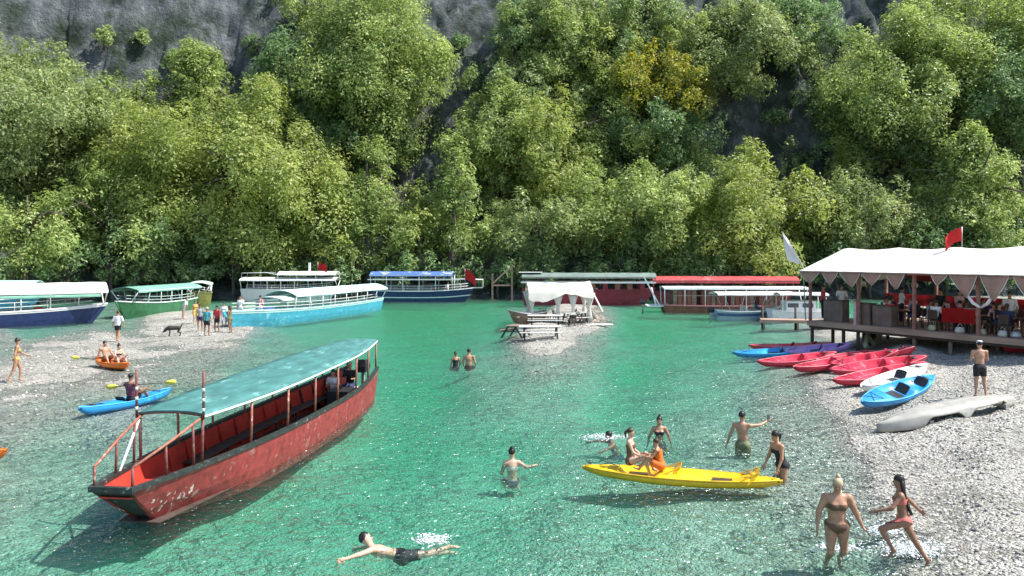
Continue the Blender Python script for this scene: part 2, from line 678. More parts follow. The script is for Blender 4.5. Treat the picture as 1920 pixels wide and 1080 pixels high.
GRAVEL = gravel_mat()
xs = np.arange(-70, 70.01, 0.35)
ys = np.concatenate([np.arange(5, 45, 0.25), np.arange(45, 104, 0.5)])
X, Y = np.meshgrid(xs, ys, indexing='ij')
Z = bed_z(X.ravel(), Y.ravel()).reshape(X.shape)
ni, nj = X.shape
I = (np.arange(ni - 1)[:, None] * nj + np.arange(nj - 1)[None, :]).ravel()
Fq = np.stack([I, I + nj, I + nj + 1, I + 1], 1)
bed = link('gravel_bed', np_mesh('gravel_bed', np.stack([X.ravel(), Y.ravel(), Z.ravel()], 1), Fq, True), GRAVEL)
tag(bed, kind='structure')

# the water: a closed body whose green is its depth
wb = MB().box((0, 54.5, -1.5), (139, 97, 3.0))
water = wb.build('river_water', water_mat())
tag(water, kind='structure')

# ------------------------------------------------------------------ the wooded cliff on the far side
PROF = [(-6, -1.6), (-2, -.4), (0, .5), (3, 1.8), (7, 4), (12, 7.5), (16, 17), (24, 47), (34, 58), (60, 78), (110, 100)]
PD = np.array([p[0] for p in PROF], dtype=float)
PZ = np.array([p[1] for p in PROF], dtype=float)


def bank_y(x):
    a = max(0.0, -x - 20.0)
    b = max(0.0, x - 35.0)
    return 95.0 - 0.006 * a * a - 0.004 * b * b


def hill_z(x, y):
    return float(np.interp(y - bank_y(x), PD, PZ))


def hill_hit(px, py):
    """the point of the cliff behind this pixel"""
    lo = None
    Yd = 84.0
    while Yd < 220:
        p = atY(px, py, Yd)
        if hill_z(p.x, p.y) > p.z:
            return p
        Yd += 0.2
    return atY(px, py, 150)


rows = []
dd = np.concatenate([np.linspace(-6, 0, 5), np.linspace(1, 12, 14), np.linspace(12.25, 24, 80), np.linspace(25, 110, 40)])
hx = np.arange(-150, 150.1, 0.8)
HV = []
for d_ in dd:
    zz = float(np.interp(d_, PD, PZ))
    for x in hx:
        y = bank_y(x) + d_
        a = mnoise.fractal(Vector((x * 0.16, d_ * 0.1, zz * 0.035)), 1.0, 2.0, 5)
        r = abs(mnoise.noise(Vector((x * 0.33, 3.1, zz * 0.05))))
        b = mnoise.fractal(Vector((x * 0.5, d_ * 0.3 + 9, zz * 0.2)), 1.0, 2.0, 3)
        amp = min(1.0, max(0.15, (d_ - 2) / 10))
        HV.append((x + 0.4 * b, y - (1.6 * a - 2.2 * r + 0.55 * b) * amp, zz + 0.6 * b * amp))
nI, nJ = len(dd), len(hx)
I = (np.arange(nI - 1)[:, None] * nJ + np.arange(nJ - 1)[None, :]).ravel()
hill = link('cliff_hillside', np_mesh('cliff_hillside', np.array(HV), np.stack([I, I + 1, I + nJ + 1, I + nJ], 1), True), rock_mat())
tag(hill, kind='structure')

# loose stones lying on the beach, the shoals and the spit: nobody could count them
ICO = np.array([(0, 0, 1), (.894, 0, .447), (.276, .851, .447), (-.724, .526, .447), (-.724, -.526, .447), (.276, -.851, .447),
                (.724, .526, -.447), (-.276, .851, -.447), (-.894, 0, -.447), (-.276, -.851, -.447), (.724, -.526, -.447), (0, 0, -1)])
ICF = np.array([(0, 1, 2), (0, 2, 3), (0, 3, 4), (0, 4, 5), (0, 5, 1), (1, 6, 2), (2, 7, 3), (3, 8, 4), (4, 9, 5), (5, 10, 1),
                (6, 7, 2), (7, 8, 3), (8, 9, 4), (9, 10, 5), (10, 6, 1), (11, 7, 6), (11, 8, 7), (11, 9, 8), (11, 10, 9), (11, 6, 10)])


def scatter_stones(name, n, box, lo, hi, zlim, m):
    x = RNG.uniform(box[0], box[1], n)
    y = RNG.uniform(box[2], box[3], n)
    z = bed_z(x, y)
    keep = (z > zlim[0]) & (z < zlim[1])
    x, y, z = x[keep], y[keep], z[keep]
    k = len(x)
    s = lo + (hi - lo) * RNG.random(k) ** 3
    sc = np.stack([s, s * RNG.uniform(.6, 1, k), s * RNG.uniform(.35, .6, k)], 1)
    an = RNG.uniform(0, 6.283, k)
    P = ICO[None] * sc[:, None, :] * RNG.uniform(.8, 1.2, (k, 12, 1))
    c, sn = np.cos(an)[:, None], np.sin(an)[:, None]
    Q = np.stack([P[..., 0] * c - P[..., 1] * sn, P[..., 0] * sn + P[..., 1] * c, P[..., 2]], -1)
    Q += np.stack([x, y, z + sc[:, 2] * 0.35], 1)[:, None, :]
    Fs = (ICF[None] + (np.arange(k) * 12)[:, None, None]).reshape(-1, 3)
    o = link(name, np_mesh(name, Q.reshape(-1, 3), Fs, True), m)
    return tag(o, kind='stuff')


def stone_mat():
    m, n, l = _nodes('loose_stone')
    g = n.new('ShaderNodeNewGeometry')
    r = ramp(n, [(0, (0.19, 0.185, 0.17)), (0.4, (0.31, 0.30, 0.275)), (0.75, (0.43, 0.415, 0.385)), (1, (0.62, 0.61, 0.575))])
    l.new(g.outputs['Random Per Island'], r.inputs[0])
    b = n.new('ShaderNodeBsdfPrincipled')
    b.inputs['Roughness'].default_value = 0.85
    b.inputs['Specular IOR Level'].default_value = 0.2
    l.new(r.outputs[0], b.inputs['Base Color'])
    o = n.new('ShaderNodeOutputMaterial')
    l.new(b.outputs[0], o.inputs['Surface'])
    return m


STONE = stone_mat()
scatter_stones('beach_stones', 22000, (5, 20, 9, 33), .018, .06, (-.3, 2), STONE)
scatter_stones('shoal_stones', 9000, (-38, -6, 22, 62), .03, .09, (-.3, 2), STONE)
scatter_stones('spit_stones', 5000, (-3, 9, 33, 66), .03, .09, (-.25, 2), STONE)

# ------------------------------------------------------------------ trees
LEAF = {
    'b': leaf_mat('leaf_bright', [(0.223, 0.298, 0.076), (0.328, 0.397, 0.112), (0.445, 0.486, 0.201), (0.253, 0.336, 0.089)]),
    'm': leaf_mat('leaf_mid', [(0.185, 0.269, 0.089), (0.307, 0.392, 0.126), (0.465, 0.528, 0.222), (0.220, 0.326, 0.111)]),
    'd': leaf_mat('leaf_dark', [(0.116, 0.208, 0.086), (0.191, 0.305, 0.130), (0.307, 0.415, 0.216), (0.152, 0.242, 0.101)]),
    'o': leaf_mat('leaf_olive', [(0.181, 0.250, 0.101), (0.282, 0.360, 0.147), (0.402, 0.457, 0.226), (0.223, 0.282, 0.112)]),
    'p': leaf_mat('leaf_pale', [(0.187, 0.269, 0.109), (0.317, 0.404, 0.167), (0.485, 0.557, 0.283), (0.224, 0.327, 0.125)]),
    'g': leaf_mat('leaf_golden', [(0.246, 0.270, 0.045), (0.377, 0.360, 0.050), (0.451, 0.420, 0.080), (0.180, 0.270, 0.055)]),
}
BARK = mat('tree_bark', (0.10, 0.085, 0.07), 0.9, 0.4, 3, 0.6, stretch=(1, 1, 0.2))


def crown_mesh(w, d, h, shape, seed, dens=1.0, leaf=0.5):
    """leaf sprays on many uneven, upward pointing lobes that fill the crown's volume; origin at the crown's centre"""
    g = np.random.default_rng(seed)
    base = (w * d * h) ** (1 / 3) / 2
    nl = int(np.clip(w * h / 10.0, 6, 40))
    C, R = [], []
    for k in range(nl):
        u = g.normal(size=3)
        u /= np.linalg.norm(u)
        rr = g.uniform(0.25, 1.0) ** 0.55 * 0.82
        z = u[2] * rr
        if shape == 'cone':
            z = g.uniform(-0.8, 0.75)
            lim = (1.0 - (z + 1) / 2) * 1.0 + 0.02
        else:
            lim = math.sqrt(max(0.05, 1 - z * z)) * (1.0 if z < 0.1 else 1.0 - 0.15 * z)
        a = math.atan2(u[1], u[0])
        q = min(1.0, math.hypot(u[0], u[1]) * rr + 0.1)
        lx, ly = math.cos(a) * lim * q, math.sin(a) * lim * q
        lc = np.array([lx * w / 2, ly * d / 2, z * h / 2])
        lr = base * g.uniform(0.22, 0.40) * (0.75 if shape == 'cone' else 1.0)
        lr = max(lr, 0.7)
        nb = int(g.integers(5, 10))
        for m in range(nb):
            v = m / (nb - 1)
            rad = lr * (0.85 - 0.6 * v)
            an = g.uniform(0, 6.283)
            C.append(lc + np.array([math.cos(an) * rad, math.sin(an) * rad, lr * (-0.7 + 1.45 * v)]))
            R.append(lr * (0.55 - 0.30 * v) * g.uniform(.8, 1.25))
    C.append(np.array([0, 0, -0.08 * h]))
    R.append(0.36 * base)
    P, N = [], []
    for c, r in zip(C, R):
        k = int(max(10, 11.5 * dens * 4 * math.pi * r * r * 0.6 / (leaf / 0.5) ** 2))
        q = g.normal(size=(k, 3))
        q /= np.linalg.norm(q, axis=1)[:, None]
        tw = g.normal(size=(max(5, k // 12), 3)) + np.array([0, 0, 0.35])
        tw /= np.linalg.norm(tw, axis=1)[:, None]
        pick = tw[g.integers(0, len(tw), k)]
        use = g.random(k) < 0.55
        q = np.where(use[:, None], pick + 0.2 * g.normal(size=(k, 3)), q)
        q /= np.linalg.norm(q, axis=1)[:, None]
        rad = r * g.uniform(0.6, 1.3, k)
        P.append(c + q * rad[:, None])
        N.append(q)
    P = np.concatenate(P)
    N = np.concatenate(N)
    k = len(P)
    out = P / np.array([w / 2, d / 2, h / 2])
    n = N * 0.55 + out * 0.35 + g.normal(size=(k, 3)) * 0.42 + np.array([0.0, 0, 0.6])
    n /= np.linalg.norm(n, axis=1)[:, None]
    t = N + g.normal(size=(k, 3)) * 0.5 + np.array([0, 0, 0.1])
    t -= n * (t * n).sum(1)[:, None]
    t /= np.linalg.norm(t, axis=1)[:, None] + 1e-9
    s = np.cross(n, t)
    L = leaf * g.uniform(0.55, 1.35, k)[:, None]
    W = L * g.uniform(0.34, 0.58, k)[:, None]
    V = np.stack([P - t * L * .5, P + s * W * .5 + n * L * .08, P + t * L * .5, P - s * W * .5 + n * L * .08], 1).reshape(-1, 3)
    i = np.arange(k) * 4
    Fc = np.concatenate([np.stack([i, i + 1, i + 2], 1), np.stack([i, i + 2, i + 3], 1)])
    return np_mesh('crown', V, Fc)


def make_tree(name, label, cat, cx, top, wpx, bot, tone, shape='round', front=None, group=None, seed=0, dens=1.0, leaf=0.43, dep=None):
    rnd = random.Random(seed * 31 + 5)
    if front is None:
        front = bot >= 430
    if front:
        x0 = (cx - 960) / F_PX * 96
        Yc = bank_y(x0) + (rnd.uniform(0.5, 4.5) if dep is None else dep)
        root = Vector(((cx - 960) / F_PX * Yc, Yc, 0))
        root.z = hill_z(root.x, root.y) - 0.2
    else:
        root = hill_hit(cx, min(bot + 6, 452))
        if dep is not None:
            root.y += dep
        Yc = root.y - 0.22 * wpx / F_PX * root.y
    zt = CAM_H + (480 - top) / F_PX * Yc
    zb = CAM_H + (480 - bot) / F_PX * Yc
    w = wpx / F_PX * Yc * 1.24
    h = max(1.0, (zt - zb) * 1.16)
    cen = Vector(((cx - 960) / F_PX * Yc, Yc, (zt + zb) / 2))
    t = thing(name, label, cat, root, 0, group)
    me = crown_mesh(w, w * 0.85, h, shape, seed, dens, leaf)
    cr = link('crown', me, LEAF[tone], t)
    cr.location = cen - root
    # trunk with limbs
    mb = MB()
    c = cen - root
    r0 = 0.05 + 0.022 * (c.z + h / 2)
    topp = Vector((c.x, c.y, c.z + h * 0.25))
    pts = [Vector((0, 0, -0.5)), Vector((c.x * .08, c.y * .1, c.z * .25)), Vector((c.x * .4, c.y * .45, c.z * .6)), c * 1.0, topp]
    pts = [p + Vector((rnd.uniform(-.2, .2), rnd.uniform(-.2, .2), 0)) * (i > 0) for i, p in enumerate(pts)]
    mb.tube(pts, [r0 * 1.25, r0, r0 * .8, r0 * .5, r0 * .15], 7)
    for k in range(5):
        a = rnd.uniform(0, 6.28)
        st = pts[2].lerp(pts[3], rnd.uniform(0, .9))
        en = c + Vector((math.cos(a) * w * .36, math.sin(a) * w * .3, h * rnd.uniform(-.2, .32)))
        md = st.lerp(en, .5) + Vector((0, 0, .08 * h))
        mb.tube([st, md, en], [r0 * .45, r0 * .28, r0 * .08], 5)
    mb.build('trunk', BARK, t, fix=False)
    return t


TREES = [
    # cx, top, width, bottom, tone, shape, label
    (55, 88, 290, 330, 'o', 'round', 'greyish olive tree at the left edge just under the bare rock face'),
    (50, 330, 230, 500, 'm', 'round', 'bushy green tree at the left edge behind the white roofed navy boat'),
    (235, 165, 215, 335, 'b', 'round', 'yellow green tree between the greyish olive tree and the broadest crown'),
    (365, 75, 215, 262, 'm', 'cone', 'peaked tree whose tip stands out against the grey rock face'),
    (430, 165, 345, 490, 'b', 'round', 'broadest of all the trees, sunlit above and dark below, behind the turquoise boat'),
    (205, 305, 225, 500, 'm', 'round', 'dense green tree over the green hulled boat at the water'),
    (595, 262, 160, 440, 'b', 'round', 'yellow green tree leaning on the right side of the broadest crown'),
    (640, 410, 140, 512, 'b', 'round', 'low light green tree at the bank just above the red flag of the white boat'),
    (560, 45, 180, 270, 'd', 'round', 'dark green tree right of the pale rock column at the top'),
    (700, -45, 240, 265, 'm', 'round', 'tall speckled tree on the left rim of the dark rock gully'),
    (690, 248, 195, 470, 'm', 'cone', 'pointed tree below the tall speckled one with a bright right flank'),
    (788, 365, 125, 505, 'b', 'round', 'light green tree right below the foot of the dark rock gully'),
    (850, 242, 160, 430, 'm', 'cone', 'slim peaked tree on the right rim of the dark rock gully'),
    (885, 395, 150, 512, 'm', 'round', 'deep green tree directly above the navy boat with the red flag'),
    (945, 158, 180, 345, 'm', 'round', 'green tree with rounded tip to the right of the rock gully'),
    (1035, 165, 200, 395, 'b', 'round', 'yellowish tree standing above the brownish olive one in the middle'),
    (1012, 365, 200, 500, 'o', 'round', 'brownish olive tree above the tent on the gravel spit'),
    (965, 82, 165, 195, 'p', 'round', 'pale green tree high up beside the top of the rock gully'),
    (1070, 15, 170, 135, 'm', 'round', 'green tree at the top between the pale tree and the bright round one'),
    (1130, 60, 160, 180, 'b', 'round', 'small bright round tree up the slope left of the golden tree'),
    (1255, 82, 215, 215, 'g', 'round', 'golden yellow tree, the only one turning colour'),
    (1250, 178, 200, 325, 'd', 'round', 'dark green tree right under the golden yellow tree'),
    (1190, 275, 230, 500, 'm', 'round', 'large green tree above the maroon boat at the bank'),
    (1415, 300, 275, 512, 'b', 'round', 'wide bright hedge like tree above the red canopy boat'),
    (1395, 8, 240, 150, 'o', 'round', 'pale olive tree at the top right of the golden tree'),
    (1590, 245, 165, 420, 'b', 'cone', 'yellow topped tree just right of the grey rock wall'),
    (1625, 325, 200, 490, 'o', 'round', 'brown flecked tree behind the white sail shaped flag'),
    (1690, 52, 280, 270, 'm', 'round', 'large round tree with sunlit top high on the right'),
    (1825, 238, 255, 455, 'm', 'cone', 'pyramid shaped tree above the right part of the white pavilion roof'),
    (1885, 80, 220, 275, 'd', 'round', 'dark tree at the right edge above the pyramid shaped tree'),
    (1690, 362, 95, 470, 'b', 'cone', 'small spiky light green tree behind the red flag on the pavilion'),
    (1810, -25, 230, 115, 'm', 'round', 'green tree at the top of the slope near the right corner'),
    (1478, 252, 62, 330, 'p', 'cone', 'slender pale sapling in front of the grey rock wall'),
    (1210, -35, 170, 75, 'p', 'round', 'pale tree cut by the top edge above the golden tree'),
    (1490, -35, 150, 105, 'd', 'round', 'dark tree at the top between the pale olive tree and the rock hollow'),
    (1580, 105, 110, 225, 'd', 'round', 'dark tree hanging over the grey rock wall'),
    (1640, 150, 190, 310, 'd', 'round', 'dark tree beneath the large round tree with sunlit top'),
    (1905, 370, 190, 500, 'd', 'round', 'shaded dark tree at the right edge behind the pavilion'),
    (520, 140, 140, 300, 'd', 'round', 'dark narrow tree between the broadest crown and the dark tree at the rock column'),
    (640, 170, 150, 320, 'd', 'round', 'dark tree in shade below the tall speckled tree'),
    (1115, 165, 170, 310, 'm', 'round', 'green tree below the small bright round tree'),
    (305, 385, 220, 512, 'd', 'round', 'dark tree in shade left below the broadest crown'),
    (520, 400, 190, 512, 'd', 'round', 'dark tree in shade right below the broadest crown'),
    (1100, 420, 130, 510, 'd', 'round', 'dark tree at the bank between the brownish tree and the large green tree'),
    (725, 430, 150, 512, 'm', 'round', 'green tree low at the bank above the left end of the navy boat canopy'),
    (1775, 395, 210, 500, 'd', 'round', 'dark shaded tree right of the small spiky tree'),
    (1560, 410, 150, 512, 'd', 'round', 'dark tree low behind the red canopy boat and the white sail flag'),
    (1310, 230, 90, 350, 'm', 'round', 'green tree left of the grey rock wall'),
    (1300, 395, 120, 512, 'm', 'round', 'green tree squeezed between the large green tree and the wide bright one'),
    (100, 215, 190, 350, 'o', 'round', 'olive tree below the greyish one near the left edge'),
    (1290, 0, 130, 110, 'b', 'round', 'bright tree at the top edge above the right side of the golden tree'),
    (1000, -20, 130, 90, 'd', 'round', 'dark tree at the top edge right of the gully'),
    (120, 425, 150, 515, 'd', 'round', 'dark tree in shade above the roof of the navy hulled boat'),
    (1200, 425, 220, 515, 'd', 'round', 'dark undergrowth tree right above the maroon boat'),
    (960, 430, 140, 515, 'd', 'round', 'dark tree at the bank left of the tent on the gravel spit'),
]
for i, (cx, top, wpx, bot, tone, shape, label) in enumerate(TREES):
    make_tree('tree', label, 'tree', cx, top, wpx, bot, tone, shape, None, None, seed=100 + i)

ROCK = [(-50, -80, 545, 108), (735, -80, 905, 318), (1335, 150, 1530, 335), (1560, -40, 1665, 75)]
MARKS = [(365, 150, 'peaked tree against the rock face'), (430, 330, 'broadest crown'), (120, 200, 'greyish olive tree'), (700, 100, 'tall speckled tree'), (820, 250, 'dark rock gully'),
         (1255, 140, 'golden yellow tree'), (1430, 240, 'grey rock wall'), (1690, 150, 'large round tree high on the right'), (1825, 340, 'pyramid shaped tree'), (1415, 400, 'wide bright hedge like tree'),
         (1190, 380, 'large tree above the maroon boat'), (1012, 430, 'tree above the tent on the spit'), (690, 360, 'pointed tree with the bright flank'), (60, 420, 'bushy tree at the left edge'),
         (1690, 415, 'small spiky tree at the red flag'), (1070, 70, 'small bright round tree up the slope')]
ORD = ['nearest', 'second nearest', 'third nearest', 'fourth nearest', 'fifth nearest', 'sixth nearest', 'seventh nearest', 'eighth nearest', 'ninth nearest', 'tenth nearest', 'eleventh nearest', 'twelfth nearest']
TONE = {'d': 'dark green', 'm': 'mid green', 'p': 'pale green', 'o': 'olive green', 'b': 'light green'}
FILL = [(c, b) for b in (60, 130, 205, 280, 350, 410, 452) for c in range(-60, 2000, 80)]
rf = random.Random(3)
spots = []
for c, b in FILL:
    cx, bot = c + rf.uniform(-38, 38), b + rf.uniform(-28, 28)
    if any(x0 - 25 < cx < x1 + 25 and y0 < bot - 25 < y1 + 30 for x0, y0, x1, y1 in ROCK):
        continue
    hgt = rf.uniform(65, 100)
    spots.append((cx, bot - hgt, rf.uniform(100, 145), bot, rf.choice('dmmbmpo')))
keyed = {}
for i, (cx, top, w, bot, tone) in enumerate(spots):
    cy_ = (top + bot) / 2
    mk = min(MARKS, key=lambda q: (q[0] - cx) ** 2 + (q[1] - cy_) ** 2)
    dx, dy = cx - mk[0], cy_ - mk[1]
    rel = ('right of' if dx > 0 else 'left of') if abs(dx) > abs(dy) else ('below' if dy > 0 else 'above')
    keyed.setdefault((tone, rel, mk[2]), []).append((dx * dx + dy * dy, i))
lab_of = {}
for (tone, rel, mk), lst in keyed.items():
    for r_, (_, i) in enumerate(sorted(lst)):
        lab_of[i] = (ORD[r_] + ' ' if len(lst) > 1 else '') + f'{TONE[tone]} tree {rel} the {mk}'
for i, (cx, top, w, bot, tone) in enumerate(spots):
    make_tree('understorey_tree', lab_of[i], 'tree', cx, top, w, bot, tone, 'round', False, 'trees filling the steep slope', seed=500 + i, dens=0.8)
# low bushes along the foot of the bank
BEHIND = [(110, 'white roofed navy boat'), (320, 'green hulled boat'), (420, 'olive hulled boat'), (600, 'white boat with raised roof'), (660, 'stern of the turquoise boat'), (900, 'navy boat in the middle'),
          (985, 'landing frame'), (1240, 'maroon boat'), (1500, 'red canopy boat'), (2100, 'pavilion')]
NTH = ['first', 'second', 'third', 'fourth', 'fifth', 'sixth', 'seventh', 'eighth', 'ninth', 'tenth', 'eleventh', 'twelfth']
cnt_ = {}
for j in range(34):
    cx = -40 + j * 60 + rf.uniform(-18, 18)
    nm_ = next(n for x, n in BEHIND if cx < x)
    q = cnt_.get(nm_, 0)
    cnt_[nm_] = q + 1
    make_tree('bank_bush', f'{NTH[q]} dark bush from the left on the bank behind the {nm_}', 'bush',
              cx, rf.uniform(462, 490), rf.uniform(70, 105), 535, 'd', 'round', True, 'bushes along the foot of the bank', seed=900 + j, dens=0.8, dep=-0.6)
# tufts on the bare rock
for j, (cx, top, w, bot) in enumerate([(195, 50, 36, 82), (265, 60, 24, 78), (870, 60, 40, 95), (905, 120, 50, 165), (770, 255, 50, 290), (1455, 200, 40, 235), (1500, 290, 46, 330), (330, 100, 40, 130), (480, 60, 40, 110), (1600, 60, 60, 90)]):
    make_tree('rock_shrub', ['pale shrub clinging alone to the rock face at the upper left', 'tiny pale tuft right of the lone shrub on the rock face', 'shrub high in the dark rock gully',
              'shrub on the right wall of the rock gully', 'shrub near the foot of the rock gully', 'shrub in the middle of the grey rock wall', 'shrub at the right foot of the grey rock wall',
              'shrub at the base of the rock face left of the peaked tree', 'shrub on the pale rock column', 'shrub below the rock hollow at the top right'][j], 'shrub',
              cx, top, w, bot, 'p' if j < 2 else 'd', 'round', False, None, seed=1300 + j, dens=1.2, leaf=0.4)
# ------------------------------------------------------------------ paints
RED = mat('red_boat_paint', (0.29, 0.04, 0.038), 0.5, 0.35, 5, 0.25, dirt=(0.42, 0.22, 0.2), dirt_amt=0.42, dscale=3)
RED_IN = mat('red_inner_paint', (0.52, 0.04, 0.025), 0.55, 0.25, 3, dirt=(0.2, 0.03, 0.03), dirt_amt=0.38, dscale=3)
BLACKP = mat('black_gunwale', (0.03, 0.035, 0.033), 0.5, 0.4, 8, dirt=(0.4, 0.42, 0.38), dirt_amt=0.4, dscale=6)
RUST = mat('rusty_rail', (0.33, 0.12, 0.08), 0.6, 0.35, 9, dirt=(0.6, 0.5, 0.42), dirt_amt=0.42, dscale=7)
RUSTD = mat('dark_rusty_post', (0.17, 0.06, 0.05), 0.6, 0.35, 9, dirt=(0.4, 0.25, 0.2), dirt_amt=0.42, dscale=7)
TEAL = mat('teal_tarp', (0.06, 0.19, 0.178), 0.65, 0.3, 1.6, 0.5, dirt=(0.17, 0.37, 0.35), dirt_amt=0.43, dscale=1.1, stretch=(1, 2.2, 1))
WHITE = mat('white_paint', (0.78, 0.78, 0.75), 0.45, 0.08, 5, dirt=(0.55, 0.55, 0.5), dirt_amt=0.36)
CREAM = mat('cream_canvas', (0.74, 0.71, 0.64), 0.8, 0.08, 2, 0.3, trans=0.2)
CANVAS = mat('white_canvas', (0.80, 0.79, 0.76), 0.8, 0.05, 1.2, 0.3, trans=0.15)
GREENW = mat('pale_green_roof', (0.55, 0.70, 0.63), 0.6, 0.12, 1.2, dirt=(0.75, 0.8, 0.76), dirt_amt=0.45, dscale=1)
GREENR = mat('green_roof_cloth', (0.16, 0.36, 0.27), 0.7, 0.2, 1.5, dirt=(0.5, 0.62, 0.55), dirt_amt=0.4, dscale=1)
NAVY = mat('navy_paint', (0.018, 0.036, 0.115), 0.4, 0.3, 4, dirt=(0.06, 0.09, 0.19), dirt_amt=0.4)
TURQ = mat('turquoise_paint', (0.06, 0.36, 0.48), 0.4, 0.2, 3, dirt=(0.30, 0.58, 0.64), dirt_amt=0.42, dscale=1.6)
TURQW = mat('pale_turquoise_roof', (0.50, 0.72, 0.68), 0.6, 0.1, 1, dirt=(0.26, 0.56, 0.54), dirt_amt=0.42, dscale=0.8)
GREENH = mat('green_hull_paint', (0.04, 0.17, 0.075), 0.45, 0.25, 3)
OLIVE = mat('olive_hull_paint', (0.2, 0.21, 0.05), 0.5, 0.25, 3)
MAROON = mat('maroon_paint', (0.2, 0.02, 0.035), 0.45, 0.25, 3, dirt=(0.33, 0.10, 0.1), dirt_amt=0.4)
SLATE = mat('grey_green_roof', (0.16, 0.22, 0.19), 0.7, 0.2, 1.5)
BLUEC = mat('blue_canopy_cloth', (0.07, 0.15, 0.40), 0.7, 0.2, 1.5, dirt=(0.55, 0.62, 0.72), dirt_amt=0.45, dscale=1.1)
REDC = mat('red_canopy_cloth', (0.42, 0.06, 0.065), 0.7, 0.25, 1.5, dirt=(0.58, 0.24, 0.23), dirt_amt=0.42, dscale=1.0)
WOODR = mat('red_brown_boards', (0.23, 0.085, 0.055), 0.7, 0.35, 4, 0.4, stretch=(1, 1, .15))
WOOD = mat('weathered_wood', (0.23, 0.165, 0.115), 0.8, 0.35, 4, 0.4, stretch=(.2, 1, 1))
WOODP = mat('pale_weathered_wood', (0.40, 0.275, 0.205), 0.8, 0.25, 4, 0.4, stretch=(.2, 1, 1))
WOODD = mat('dark_wood', (0.075, 0.05, 0.04), 0.8, 0.35, 4, 0.4, stretch=(1, 1, .2))
SILVER = mat('silver_blue_paint', (0.30, 0.38, 0.46), 0.3, 0.12, 3, coat=0.3)
DARKBLUE = mat('dark_blue_paint', (0.05, 0.11, 0.2), 0.35, 0.2, 3)
BLACK = mat('black_plastic', (0.025, 0.025, 0.028), 0.45, 0.2, 6)
GREYM = mat('grey_metal', (0.42, 0.43, 0.43), 0.4, 0.15, 8, metal=0.5)
FLAGR = mat('flag_red', (0.62, 0.03, 0.03), 0.75, 0.12, 3, trans=0.35)
GLASS = mat('tinted_glass', (0.05, 0.08, 0.09), 0.1, 0.1, 2, spec=0.8)


def lerp(a, b, t):
    return a + (b - a) * t


def hull_half(t, stern_w, bow_w, a=.32, b=.55, p=.85):
    """half beam factor along t (0 stern .. 1 bow)"""
    if t < a:
        return stern_w + (1 - stern_w) * math.sin(math.pi / 2 * t / a)
    if t > b:
        return bow_w + (1 - bow_w) * max(0.0, math.cos(math.pi / 2 * (t - b) / (1 - b))) ** p
    return 1.0


class Hull:
    """an open wooden or steel boat: x runs from the stern to the bow, z = 0 is the waterline"""

    def __init__(self, L, B, H, stern_w=.6, bow_w=.1, rake_b=1.0, rake_s=.2, sheer_b=.35, sheer_s=.1, draft=.3, flare=.74, floor=.12, th=.06):
        self.__dict__.update(locals())

    def half(self, t):
        return self.B / 2 * hull_half(t, self.stern_w, self.bow_w)

    def top(self, t):
        return self.H + self.sheer_b * max(0, (t - .45) / .55) ** 2 + self.sheer_s * max(0, (.4 - t) / .4) ** 2

    def xt(self, t):
        return lerp(-self.L / 2, self.L / 2, t)

    def edge(self, t, side, dz=0.0, inset=0.0):
        return Vector((self.xt(t), side * (self.half(t) - inset), self.top(t) + dz))

    def rings(self, n=25):
        out = []
        for i in range(n):
            t = i / (n - 1)
            xt = self.xt(t)
            xb = lerp(-self.L / 2 + self.rake_s, self.L / 2 - self.rake_b, t)
            w, zt = self.half(t), self.top(t)
            end = max(0, (t - .8) / .2)
            wb = w * lerp(self.flare, self.flare * .5, end)
            zb = -self.draft + .12 * end
            f = self.floor
            xm, xf = lerp(xt, xb, .5), lerp(xt, xb, (zt - f) / (zt - zb))
            wi = lerp(w, wb, (zt - f) / (zt - zb)) - self.th
            wi = max(.015, wi)
            wt = max(.02, w - self.th)
            wm = lerp(w, wb, .42)
            zm = lerp(zt, zb, .5)
            out.append([(xt, w, zt), (xm, wm, zm), (xb, wb, zb + .06), (xb, 0, zb), (xb, -wb, zb + .06), (xm, -wm, zm), (xt, -w, zt),
                        (xt, -wt, zt), (xf, -wi, f), (xf, wi, f), (xt, wt, zt)])
        return out

    def build(self, m, parent, name='hull'):
        o = MB().rings(self.rings(), True, True, False).build(name, m, parent)
        return o

    def gunwale(self, m, parent, w=.1, h=.07, n=26, name='gunwale'):
        for s in (1, -1):
            mb = MB()
            pts = [self.edge(i / (n - 1), s, .005, self.th * .4) for i in range(n)]
            rs = [[p + Vector((0, w / 2, 0)), p + Vector((0, w / 2, h)), p + Vector((0, -w / 2, h)), p + Vector((0, -w / 2, 0))] for p in pts]
            mb.rings(rs, True, True, False).build(name, m, parent)

    def side_stripe(self, m, parent, f0, f1, name='stripe', out=.012, n=26):
        """a painted or nailed strip along both sides between the height fractions f0, f1"""
        mb = MB()
        R = self.rings(n)
        for a, b in ((0, 1), (6, 5)):
            q = []
            for r in R:
                p0, p1 = Vector(r[a]), Vector(r[b])
                o = Vector((0, out if a == 0 else -out, 0))
                q.append([p0.lerp(p1, f0) + o, p0.lerp(p1, f1) + o])
            mb.sheet(q, 0, False)
        return mb.build(name, m, parent, fix=False)


